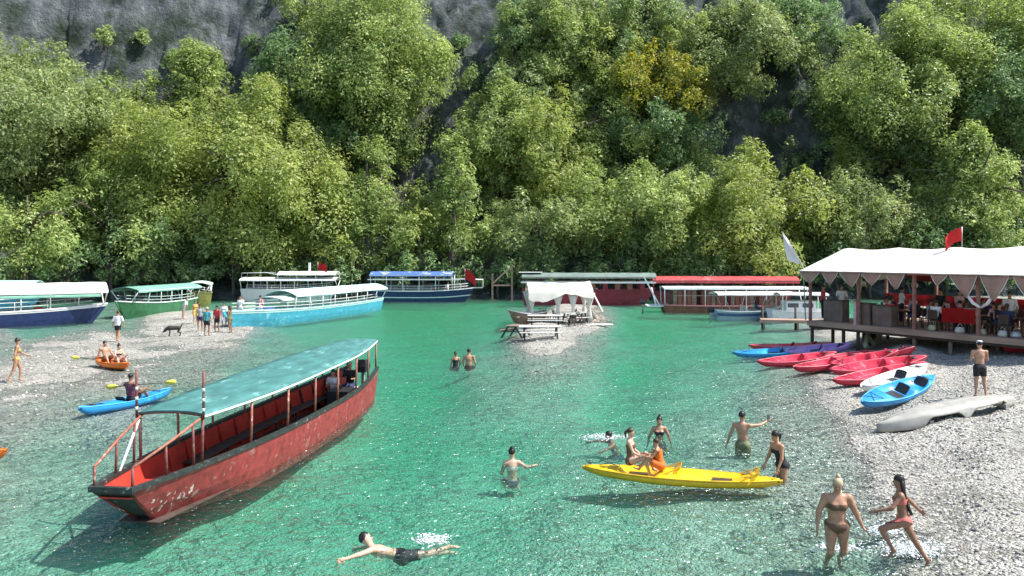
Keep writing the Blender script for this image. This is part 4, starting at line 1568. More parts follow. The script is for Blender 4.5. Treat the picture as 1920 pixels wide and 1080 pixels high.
# the white overturned rowing boat on the beach
WA, WB = atg(1646, 812), atg(1902, 760)
LW = (WB - WA).length
OW = thing('overturned_boat', 'long white hull lying upside down on the gravel beach', 'boat', (WA + WB) / 2)
OW.rotation_mode = 'QUATERNION'
OW.rotation_quaternion = (WB - WA).to_track_quat('X', 'Z')
OFFW = mat('aged_white_hull', (0.36, 0.35, 0.31), .6, .18, 3, dirt=(0.25, 0.24, 0.2), dirt_amt=.42, dscale=2)
rings = []
for i in range(41):
    t = -1 + 2 * i / 40
    b = max(.03, .5 * max(0, 1 - abs(t) ** 2.1) ** .8)
    hgt = .47 - .2 * abs(t) ** 3
    # the rim touches the ground at both ends and once in between; two long openings
    lift = 0.0
    for c, w in ((-.18, .3), (.5, .38)):
        q = abs(t - c) / w
        if q < 1:
            lift = max(lift, .26 * min(1, (1 - q) * 3.0))
    k = hgt / .47
    pr = [(1.0, .02 + lift), (.995, max(.05 + lift, .12)), (.97, .33 * k), (.84, .415 * k), (.5, .455 * k), (.12, hgt)]
    rings.append([(t * LW / 2, b * f, z) for f, z in pr] + [(t * LW / 2, -b * f, z) for f, z in reversed(pr)])
shell = MB().sheet(rings, 0).build('hull', OFFW, OW)
md = shell.modifiers.new('thickness', 'SOLIDIFY')
md.thickness = .05
MB().tube([(-LW * .45, 0, .31), (-LW * .25, 0, .45), (0, 0, .47), (LW * .25, 0, .45), (LW * .45, 0, .31)], .03, 6).build('keel_strip', OFFW, OW)
for c in (-.36, .14, .78):
    MB().box((c * LW / 2, 0, .12), (.12, 1.0 * (1 - abs(c) * .5), .12)).build('thwart', OFFW, OW)
# ------------------------------------------------------------------ the pavilion restaurant on stilts
PA = Vector((15.2, 41.0, 0))
PU = Vector((0.466, -0.885, 0))
PN = Vector((0.885, 0.466, 0))
PRZ = math.atan2(PU.y, PU.x)
DZ = 1.7


def pv(s, d, z=DZ):
    p = PA + PU * s + PN * d
    return Vector((p.x, p.y, z))


def pgz(s, d):
    p = pv(s, d)
    return gz(p.x, p.y)


PLEN, PDEP = 17.0, 6.0
POSTM = mat('reddish_post', (0.30, 0.15, 0.12), .7, .3, 4, .3)
ROOFC = mat('cream_roof_canvas', (0.74, 0.71, 0.65), .85, .1, .8, .3, trans=.15, dirt=(.62, .58, .5), dirt_amt=.4, dscale=.6)
PAV = thing('pavilion', 'open restaurant pavilion on stilts with white canvas roof at the right', 'pavilion', PA, PRZ)
mb = MB()
nb_ = int(PLEN / .16)
for k in range(nb_):
    mb.box((k * .16 + .08, PDEP / 2, DZ - .02), (.145, PDEP, .04))
pl = mb.build('planking', WOODP, PAV)
pl['kind'] = 'stuff'
MB().box((PLEN / 2, -.03, DZ - .13), (PLEN + .1, .06, .24)).build('edge_beam', WOODP, PAV)
MB().box((PLEN / 2, .1, DZ - .3), (PLEN, .14, .14)).build('bearer', WOODD, PAV)
MB().box((PLEN / 2, PDEP - .1, DZ - .2), (PLEN, .16, .3)).build('bearer', WOODD, PAV)
MB().box((-.04, PDEP / 2, DZ - .13), (.06, PDEP, .24)).build('edge_beam', WOODP, PAV)
for s, d in [(0.1, .15), (0.5, 1.2), (1.9, .3), (2.2, 1.4), (2.87, .15), (5.84, .15), (7.55, .15), (8.76, 1.5), (11.7, .15), (4.2, 2.5), (1.2, 4.5), (4, 5.6), (7, 4.8), (10, 4.5), (14.6, .15)]:
    g = pgz(s, d) - .3
    MB().tube([(s, d, g), (s, d, DZ - .36)], .085, 8).build('stilt', WOODD if s < 3 else WOOD, PAV)
for s in (0, 2.92, 5.84, 8.76, 11.68, 14.6):
    MB().bar((s + .06, .06, DZ), (s + .06, .06, 4.25), .12).build('post', POSTM, PAV)
    MB().bar((s + .06, PDEP - .1, DZ), (s + .06, PDEP - .1, 4.2), .12).build('post', POSTM, PAV)
    MB().bar((s + .06, 3.0, 5.28), (s + .06, -.1, 4.18), .07, .09).build('rafter', POSTM, PAV)
    MB().bar((s + .06, 3.0, 5.28), (s + .06, PDEP, 4.15), .07, .09).build('rafter', POSTM, PAV)
MB().box((PLEN / 2, -.12, 4.2), (PLEN, .06, .12)).build('eave_beam', POSTM, PAV)
MB().box((PLEN / 2, PDEP + .05, 4.18), (PLEN, .06, .12)).build('eave_beam', POSTM, PAV)
g = []
rnd = random.Random(2)
for i in range(69):
    s = -.35 + (PLEN + .35) * i / 68
    bay = abs(math.sin(math.pi * (s - .06) / 2.92))
    row = []
    for j in range(13):
        d = -.3 + (PDEP + .6) * j / 12
        z = 5.42 - abs(d - 3.0) / 3.3 * 1.17
        z -= .10 * bay * (1 - abs(d - 3) / 3.4) + .05 * bay * math.sin(math.pi * min(1, abs(d - 3) / 3.3)) + rnd.uniform(-.006, .006)
        row.append((s, d, z))
    g.append(row)
MB().sheet(g, .03).build('canvas_roof', ROOFC, PAV)
PEN = mat('pink_beige_pennant', (0.66, 0.48, 0.40), .8, .1, 3, trans=.55)


def pen_s(px, d=-.2):
    """where along the eave a pixel column falls"""
    k = (px - 960) / F_PX
    ax, ay = PA.x + PN.x * d, PA.y + PN.y * d
    return (k * ay - ax) / (PU.x - k * PU.y)


for l, r, tipx, tipy in [(1499, 1536, 1517, 532), (1541, 1571, 1555, 535), (1574, 1613, 1597, 540), (1616, 1652, 1634, 536), (1661, 1696, 1680, 545), (1745, 1777, 1756, 536), (1780, 1832, 1813, 560), (1838, 1892, 1862, 568), (1900, 1960, 1925, 560)]:
    s0, s1, st = pen_s(l), pen_s(r), pen_s(tipx)
    p = pv(st, -.2)
    zt = CAM_H - (tipy - 480) / F_PX * p.y
    g = []
    for i in range(9):
        u = i / 8
        s = lerp(s0, s1, u)
        um = (st - s0) / (s1 - s0)
        q = (u / um) if u < um else ((1 - u) / (1 - um))
        zb = lerp(4.18, zt, q ** .85)
        g.append([(s, -.2 + .03 * math.sin(u * 9), lerp(4.22, zb, j / 4)) for j in range(5)])
    o = MB().sheet(g, 0).build('pennant', PEN, PAV, fix=False)
    md = o.modifiers.new('thickness', 'SOLIDIFY'); md.thickness = .012
    MB().tube([(s0, -.205, 4.18), *[(lerp(s0, s1, i / 8), -.205, g[i][4][2]) for i in range(1, 8)], (s1, -.205, 4.18)], .016, 5).build('hem', WHITE, o)
# white tied drapes at two posts
for px, side in ((1836, -1), (1836, 1)):
    s0 = pen_s(px)
    MB().tube([(s0 + side * .62, -.16, 3.5), (s0 + side * .3, -.14, 3.05), (s0 + side * .03, -.1, 2.88)], [.06, .07, .05], 7).build('drape', WHITE, PAV)
# red railing and hanging along the back
REDW = mat('red_cloth_rail', (0.34, 0.05, 0.06), .8, .3, 3, dirt=(0.5, 0.2, 0.2), dirt_amt=.4)
for z in (2.2, 2.75):
    MB().bar((0, PDEP - .12, z), (PLEN, PDEP - .12, z), .06, .08).build('rail', REDW, PAV)
for k in range(int(PLEN / .5)):
    MB().bar((.25 + k * .5, PDEP - .12, DZ), (.25 + k * .5, PDEP - .12, 2.72), .035).build('baluster', REDW, PAV)
g = [[(x * .4, PDEP - .2 + .02 * math.sin(x * 2.3), z) for z in (2.98, 2.7, 2.4)] for x in range(int(PLEN / .4) + 1)]
MB().sheet(g, .02).build('red_hanging', REDW, PAV)
RPAN = mat('red_brown_panel', (0.24, 0.075, 0.055), .75, .35, 4, .3, stretch=(1, 1, .2))
for k in range(26):
    if k % 9 == 4: continue
    MB().box((3.2 + k * .52, PDEP - .02, DZ + .5), (.48, .05, 1.0)).build('rear_panel', RPAN, PAV)
for k in range(6):
    s0 = .06 + 2.92 * k
    MB().sheet([[(lerp(s0, s0 + 2.92, i / 10), 3.0 + .02 * i, 4.55 - .42 * math.sin(math.pi * i / 10) - q) for q in (0, .18, .36)] for i in range(11)], .015).build('swag', REDW if k % 2 else CREAM, PAV)
# red cloth on the front rail in the third bay
g = [[(s, .35 + .03 * math.sin(s * 9), z) for z in (2.75, 2.45, 2.15)] for s in (7.0, 7.3, 7.6, 7.9, 8.2, 8.5)]
MB().sheet(g, .03).build('red_banner', FLAGR, PAV)

# flags and the white sail flag
flag('red flag flying above the ridge of the white pavilion roof', pv(6.15, 3.1, 4.6), 1.75, .85, .62, 2.9, 'red flags', .5)
ff = thing('feather_flag', 'white sail shaped flag leaning at the left corner of the pavilion', 'flag', (15.0, 41.15, 1.7))
MB().tube([(.1, 0, .0), (-.02, 0, 2.7), (-.5, 0, 3.6), (-1.08, 0, 4.5)], .028, 6).build('pole', GREYM, ff)
g = []
for i in range(11):
    u = i / 10
    a = Vector((lerp(-.82, -1.12, u), 0, lerp(3.08, 4.5, u)))
    b = Vector((lerp(-.02, -1.08, u ** .9), 0, lerp(2.84, 4.5, u)))
    g.append([a.lerp(b, f) + Vector((0, .06 * math.sin(3 * f + 4 * u), 0)) for f in (0, .25, .5, .75, 1)])
MB().sheet(g, .012).build('cloth', CANVAS, ff)

# furniture on the deck
PANELM = mat('brown_counter', (0.17, 0.125, 0.105), .7, .25, 3, .2)


def deck_box(label, s, d, w, dp, h, m, name='counter', cat='counter', group=None):
    t = thing(name, label, cat, pv(s, d), PRZ, group)
    MB().box((0, 0, h / 2), (w, dp, h)).build('body', m, t)
    MB().box((0, 0, h + .02), (w + .06, dp + .06, .04)).build('top', WOODD, t)
    return t


deck_box('brown wooden counter at the left end of the pavilion deck', pen_s(1568, .7), .7, 1.15, .5, 1.05, PANELM, group='brown counters on the deck')
deck_box('brown wooden counter just right of the pale post', pen_s(1622, .5), .5, .9, .5, 1.0, PANELM, group='brown counters on the deck')
deck_box('brown wooden counter nearest to the middle of the deck', pen_s(1660, .5), .5, 1.0, .5, .95, PANELM, group='brown counters on the deck')
t = thing('pale_post', 'pale pink stub post standing at the deck edge left of the counters', 'post', pv(pen_s(1604, 0.02), .02), PRZ)
MB().box((0, 0, .55), (.13, .13, 1.1)).build('shaft', mat('pale_pink_paint', (0.62, 0.45, 0.43), .6), t)
MB().box((0, 0, 1.13), (.17, .17, .06)).build('cap', POSTM, t)


def chair(label, s, d, a, group='dark chairs on the deck'):
    t = thing('chair', label, 'chair', pv(s, d), PRZ + a, group)
    MB().box((0, 0, .45), (.44, .44, .04)).build('seat', WOODD, t)
    MB().box((-.2, 0, .72), (.04, .42, .4)).build('backrest', WOODD, t)
    for x in (-.19, .19):
        for y in (-.19, .19):
            MB().bar((x, y, 0), (x, y, .44), .04).build('leg', BLACK, t)
    return t


def table(label, s, d, cloth, group='tables on the deck'):
    t = thing('table', label, 'table', pv(s, d), PRZ, group)
    MB().box((0, 0, .74), (.95, .8, .04)).build('tabletop', cloth, t)
    for x in (-.4, .4):
        for y in (-.33, .33):
            MB().bar((x, y, 0), (x, y, .72), .05).build('leg', WOODD, t)
    return t


TABS = [(4.3, 1.3), (6.6, 1.2), (8.0, 1.3), (9.7, 1.2), (11.2, 1.3), (2.6, 3.6), (5.2, 3.9), (7.4, 3.8), (9.6, 4.0)]
WHERE = ['front table left of the second post', 'front table right of the middle post', 'front table behind the red banner', 'front table under the wide pennants', 'front table at the right edge',
         'rear table at the left end', 'rear table left of the middle', 'rear table behind the red banner', 'rear table towards the right edge']
for k, (s, d) in enumerate(TABS):
    table('dark wooden ' + WHERE[k] + ' of the pavilion', s, d, WOODD if k % 2 else WOODR)
    for j, (ds, dd_, a) in enumerate(((-.75, 0, 0), (.75, 0, math.pi), (0, -.68, math.pi / 2))):
        chair('dark chair on the %s side of the %s' % (('left', 'right', 'water')[j], WHERE[k]), s + ds, d + dd_, a)
# lamps and bunting under the roof
for k, s in enumerate((1.5, 4.4, 7.3, 10.2)):
    t = thing('lamp', ['round pale lamp hanging in the left bay of the pavilion', 'round pale lamp hanging in the second bay', 'round pale lamp hanging behind the red banner', 'round pale lamp hanging near the right edge'][k], 'lamp', pv(s, 2.2, 3.6), 0, 'lamps under the pavilion roof')
    MB().ball((0, 0, 0), (.16, .16, .14), 10, 7).build('shade', CREAM, t)
    MB().tube([(0, 0, .13), (0, 0, 1.2)], .008, 4).build('cord', BLACK, t)
# bags and bundles at the deck edge
for k, (px, m, lab) in enumerate([(1748, P_GRN, 'olive bag'), (1800, CREAM, 'pale bundle'), (1842, P_GRN, 'olive sack'), (1880, CREAM, 'pale cloth bundle'), (1905, GREYM, 'grey bag')]):
    s = pen_s(px, .4)
    t = thing('bag', lab + [' at the deck edge right of the middle post', ' at the deck edge below the red banner', ' at the foot of the post under the wide pennants', ' lying right of the olive sack', ' at the right edge of the deck'][k], 'bag', pv(s, .4), PRZ + k)
    MB().rings([[(r * math.cos(a) * (1.3 + .12 * math.sin(3 * a + k)), r * math.sin(a), z) for a in [q * math.pi / 5 for q in range(10)]] for z, r in ((0, .14), (.08, .17), (.17, .15), (.24, .12), (.26, .1))], True, True, True).build('body', m, t)
    MB().tube([(-.1, 0, .3), (0, 0, .42), (.1, 0, .3)], .016, 5).build('handle', m, t)

# ------------------------------------------------------------------ wooden jetty by the motorboats
JT = thing('jetty', 'low wooden jetty running left from the pavilion towards the motorboats', 'jetty', (17.2, 55.5, 0), math.radians(-14))
mb = MB()
for k in range(34):
    mb.box((.12 + k * .2, 0, .62), (.18, 1.5, .05))
mb.build('planking', WOODP, JT)['kind'] = 'stuff'
MB().box((3.4, -.7, .52), (6.9, .1, .16)).build('beam', WOODP, JT)
MB().box((3.4, .7, .52), (6.9, .1, .16)).build('beam', WOOD, JT)
for x in (.2, 2.4, 4.6, 6.7):
    for y in (-.68, .68):
        MB().tube([(x, y, -1.2), (x, y, 1.5 if y > 0 else .5)], .08, 7).build('pile', WOODD, JT)

# ------------------------------------------------------------------ far landing posts between the navy boat and the tent
LP = thing('landing_frame', 'dark timber landing frame with diagonal brace at the bank right of the navy boat', 'frame', (-.6, 90.0, 0))
for x in (-1.6, .6):
    MB().bar((x, 0, -1), (x, 0, 4.1 if x > 0 else 3), .2).build('post', WOOD, LP)
MB().bar((-1.6, 0, 1.9), (.5, 0, 3.8), .14).build('brace', WOODP, LP)
MB().bar((-1.6, 0, 1.7), (.5, 0, 1.7), .14).build('beam', WOODP, LP)

# ------------------------------------------------------------------ the gravel spit: tent, tables, rowing boat
tx, ty = 3.45, 59.5
TG = thing('tent', 'white canvas tent on posts standing on the gravel spit', 'tent', (tx, ty, gz(tx, ty)), math.radians(3))
for x in (-2.1, 2.1):
    for y in (-1.5, 1.5):
        MB().tube([(x, y, -.2), (x, y, 2.3)], .06, 8).build('post', WHITE, TG)
g = []
rnd = random.Random(8)
for i in range(15):
    x = -2.35 + 4.7 * i / 14
    row = []
    for j in range(9):
        y = -1.7 + 3.4 * j / 8
        z = 3.0 - .55 * abs(y) / 1.7 - .12 * math.sin(math.pi * i / 14) * (1 - abs(y) / 1.7) + rnd.uniform(-.05, .05)
        row.append((x, y, z))
    fr = -1.82 - .1 * rnd.random()
    g.append([(x, fr, 1.75 - .22 * math.sin(math.pi * 2.5 * i / 14) + .3 * (i / 14) + rnd.uniform(-.06, .06)), (x, -1.78, 2.2)] + row + [(x, 1.78, 2.1)])
MB().sheet(g, .02).build('canvas_roof', CREAM, TG)
for x, y in ((-2.1, -1.55), (-.2, -1.55), (2.1, -1.55), (2.15, 1.5), (-2.15, 1.5), (.9, -1.55)):
    MB().rings([[(x + r * math.cos(a), y + r * .6 * math.sin(a), z) for a in [k * math.pi / 4 for k in range(8)]] for z, r in ((2.2, .42), (1.7, .26), (1.15, .1), (.7, .16), (.15, .22))], True, True, True).build('curtain', CREAM, TG)
MB().bar((2.3, -1.6, 2.3), (2.95, -2.2, .9), .14, .05).build('side_flap', CREAM, TG)
mb = MB()
for k in range(4):
    pass


def picnic_table(label, px, py, rz, w=2.1, m=WHITE, legm=BLACK):
    p = atg(px, py)
    t = thing('picnic_table', label, 'table', p, rz, 'picnic tables on the spit')
    for k in range(4):
        MB().box((0, -.33 + .22 * k, .76), (w, .2, .04)).build('board', m, t)
    for s in (-1, 1):
        b = MB().box((0, s * .72, .46), (w, .28, .04)).build('bench', m, t)
        for x in (-.38 * w, .38 * w):
            MB().bar((x, s * .75, 0), (x, s * .25, .74), .08, .08).build('leg', legm, t)
    for x in (-.38 * w, .38 * w):
        MB().bar((x, -.72, .42), (x, .72, .42), .07, .07).build('crossbar', legm, t)
    return t


WPALE = mat('bleached_boards', (0.66, 0.64, 0.6), .7, .15, 5, .2, stretch=(.2, 1, 1))
picnic_table('pale picnic table nearest to the water on the gravel spit', 1013, 636, math.radians(2), 2.5, WPALE)
picnic_table('pale picnic table in front of the tent, behind the nearest one', 1022, 612, math.radians(-2), 2.4, WPALE)
picnic_table('picnic table at the right side of the tent', 1078, 606, math.radians(20), 1.8, WPALE)
picnic_table('low dark picnic table at the left edge of the spit', 968, 633, math.radians(60), 1.4, WOOD)
# brown rowing boat
rbx = Vector((-.3, 60.0, 0))
RW = thing('rowing_boat', 'brown wooden rowing boat drawn up on the spit left of the tent', 'boat', (1.05, 58.2, gz(1.05, 58.2) + .12), math.radians(205))
hw = Hull(3.0, 1.3, .62, stern_w=.65, bow_w=.06, rake_b=.5, sheer_b=.3, draft=.15, flare=.7, floor=.02, th=.05)
hw.build(WOOD, RW)
hw.gunwale(WHITE, RW, .08, .06)
for x in (-1, 0, .9):
    MB().box((x, 0, .42), (.25, 1.1, .05)).build('thwart', WOODP, RW)
# wooden crates and stools beneath the tent
for k, (x, y) in enumerate([(2.0, 58.4), (2.9, 58.2), (4.4, 58.0), (1.5, 57.6)]):
    t = thing('stool', ['brown stool under the left side of the tent', 'brown stool under the middle of the tent', 'dark stool under the right side of the tent', 'brown stool in front of the rowing boat'][k], 'stool', (x, y, gz(x, y)), k * .4, 'stools under the tent')
    MB().box((0, 0, .5), (.5, .45, .06)).build('seat', WOODR if k != 2 else WOODD, t)
    for a in (-.19, .19):
        for b in (-.17, .17):
            MB().bar((a, b, 0), (a, b, .48), .05).build('leg', WOODD, t)
# dark folding chairs crowding under and beside the tent
def folding_chair(label, x, y, a):
    t = thing('folding_chair', label, 'chair', (x, y, gz(x, y)), a, 'folding chairs at the tent')
    MB().box((0, 0, .44), (.46, .46, .04)).build('seat', WOODD, t)
    for k in range(3):
        MB().box((-.24 - .03 * k, 0, .62 + .13 * k), (.03, .46, .09)).build('slat', WPALE if k == 2 else WOODD, t)
    for s in (-.22, .22):
        MB().bar((.22, s, 0), (-.32, s, .95), .04).build('frame', BLACK, t)
        MB().bar((-.22, s, 0), (.22, s, .44), .04).build('leg', BLACK, t)


for k, (x, y, a, lab) in enumerate([(4.9, 56.6, .4, 'dark folding chair right in front of the tent'), (5.4, 58.4, 2.6, 'dark folding chair at the right posts of the tent'), (4.2, 56.0, 1.8, 'dark folding chair beside the second picnic table'),
                                    (3.3, 59.4, .2, 'dark folding chair deep under the tent'), (2.4, 59.9, 1.2, 'dark folding chair under the left half of the tent'), (4.6, 60.2, 2.9, 'dark folding chair at the back of the tent')]):
    folding_chair(lab, x, y, a)
# folding beach chair and board
p = atg(1128, 606)
t = thing('deck_chair', 'white folding deck chair at the right tip of the spit', 'deck chair', p, math.radians(200))
MB().sheet([[(-.1, -.32, .2), (-.1, .32, .2)], [(.5, -.32, .35), (.5, .32, .35)], [(1.15, -.32, 1.3), (1.15, .32, 1.3)]], .03).build('sling', WHITE, t)
for s in (-.34, .34):
    MB().bar((-.2, s, .02), (1.2, s, 1.36), .05).build('frame', WOODP, t)
    MB().bar((.9, s, .02), (.1, s, .55), .05).build('frame', WOODP, t)
p = atg(1118, 608)
t = thing('board', 'white flat board lying on the gravel beside the deck chair', 'board', p + Vector((0, -.9, .03)), .1)
MB().rings([[(x, y * w, z) for y, z in ((-1, .0), (1, .0), (1, .06), (-1, .06))] for x, w in ((-1.1, .08), (-.9, .22), (-.3, .3), (.4, .3), (.9, .2), (1.1, .06))], True, True).build('deck', WHITE, t)
# ------------------------------------------------------------------ people: one continuous body each, grown from blended limbs
def skin(name, c):
    return mat(name, c, .42, .2, 9, .15, spec=.45, dirt=tuple(x * .78 for x in c), dirt_amt=.45, dscale=5)


SK_T = skin('skin_tan', (0.44, 0.24, 0.15))
SK_L = skin('skin_light', (0.58, 0.36, 0.26))
SK_D = skin('skin_brown', (0.30, 0.155, 0.095))
HAIR_B = mat('hair_black', (0.015, 0.012, 0.012), .45, .3, 12)
HAIR_BR = mat('hair_brown', (0.06, 0.035, 0.02), .5, .3, 12)
HAIR_BL = mat('hair_blond', (0.50, 0.39, 0.25), .55, .2, 12)
CL = {
    'black': mat('cloth_black', (0.02, 0.02, 0.024), .8, .3, 8),
    'white': mat('cloth_white', (0.78, 0.78, 0.77), .8, .06, 8),
    'coral': mat('cloth_coral', (0.62, 0.16, 0.14), .75, .15, 8),
    'orange': mat('cloth_orange', (0.72, 0.15, 0.02), .75, .15, 8),
    'brown': mat('cloth_brown', (0.14, 0.08, 0.05), .75, .2, 8),
    'green': mat('cloth_olive', (0.16, 0.17, 0.09), .8, .2, 8),
    'navy': mat('cloth_navy', (0.03, 0.04, 0.1), .8, .2, 8),
    'teal': mat('cloth_teal', (0.06, 0.36, 0.40), .8, .15, 8),
    'red': mat('cloth_red', (0.52, 0.05, 0.06), .8, .15, 8),
    'grey': mat('cloth_grey', (0.34, 0.34, 0.33), .8, .15, 8),
    'yellow': mat('cloth_yellow', (0.62, 0.42, 0.08), .8, .15, 8),
    'maroon': mat('vest_maroon', (0.16, 0.04, 0.07), .7, .25, 8),
    'pink': mat('cloth_pink', (0.65, 0.36, 0.36), .8, .15, 8),
}
EYE = mat('eye_dark', (0.02, 0.015, 0.012), .3, .1, 5)
LIP = mat('lip', (0.36, 0.12, 0.1), .5, .1, 5)


LASTJ = {}


def nrm(v):
    v = np.asarray(v, float)
    return v / (np.linalg.norm(v) + 1e-12)


def frame(z, xh):
    z = nrm(z)
    x = np.asarray(xh, float)
    x = nrm(x - z * np.dot(x, z))
    return np.stack([x, np.cross(z, x), z])      # rows


def sd_cone(P, a, b, ra, rb):
    ab = b - a
    t = np.clip(((P - a) @ ab) / (ab @ ab + 1e-12), 0, 1)
    return np.linalg.norm(P - a - t[..., None] * ab, axis=-1) - (ra + (rb - ra) * t)


def sd_ell(P, c, R, r):
    q = (P - c) @ R.T
    k1 = np.linalg.norm(q / r, axis=-1)
    k2 = np.linalg.norm(q / (r * r), axis=-1)
    return k1 * (k1 - 1.0) / (k2 + 1e-9)


def surface_nets(F, o, h):
    nx, ny, nz = F.shape
    S = F < 0
    c = [(i, j, k) for i in (0, 1) for j in (0, 1) for k in (0, 1)]
    sl = lambda A, i, j, k: A[i:nx - 1 + i, j:ny - 1 + j, k:nz - 1 + k]
    cnt = sum(sl(S, *q).astype(np.int8) for q in c)
    act = (cnt > 0) & (cnt < 8)
    ids = np.full(act.shape, -1, dtype=np.int64)
    idx = np.argwhere(act)
    ids[act] = np.arange(len(idx))
    acc = np.zeros((len(idx), 3))
    n = np.zeros(len(idx))
    corner = {q: F[idx[:, 0] + q[0], idx[:, 1] + q[1], idx[:, 2] + q[2]] for q in c}
    for q in c:
        for ax in range(3):
            if q[ax] == 0:
                q2 = list(q); q2[ax] = 1; q2 = tuple(q2)
                a, b = corner[q], corner[q2]
                m = (a < 0) != (b < 0)
                t = np.where(m, a / (a - b + 1e-15), 0)
                pt = np.array(q, float)[None] + t[:, None] * (np.array(q2, float) - np.array(q, float))[None]
                acc[m] += pt[m]
                n[m] += 1
    V = (idx + acc / n[:, None]) * h + o
    quads = []
    for ax in range(3):
        u, v = (ax + 1) % 3, (ax + 2) % 3
        A = np.moveaxis(S, ax, 0)
        a, b = S.take(range(0, S.shape[ax] - 1), ax), S.take(range(1, S.shape[ax]), ax)
        e = np.argwhere(a != b)
        e = e[(e[:, u] > 0) & (e[:, v] > 0) & (e[:, u] < S.shape[u] - 1) & (e[:, v] < S.shape[v] - 1)]
        du, dv = np.eye(3, dtype=int)[u], np.eye(3, dtype=int)[v]
        g = lambda p: ids[p[:, 0], p[:, 1], p[:, 2]]
        q = np.stack([g(e - du - dv), g(e - dv), g(e), g(e - du)], 1)
        fl = ~S[e[:, 0], e[:, 1], e[:, 2]]
        q[fl] = q[fl][:, ::-1]
        quads.append(q)
    return V, np.concatenate(quads)


DOWN = (0, 0, -1)
POSE0 = dict(spine=(0, 0.03, 1), head=(0, .05, 1), face=(0, 1, 0), shl=(1, 0, 0),
             ra=((.16, 0, -1), (.1, .12, -1)), la=((-.16, 0, -1), (-.1, .12, -1)),
             rl=((.05, 0, -1), (.02, -.03, -1)), ll=((-.05, 0, -1), (-.02, -.03, -1)), hips=(1, 0, 0))


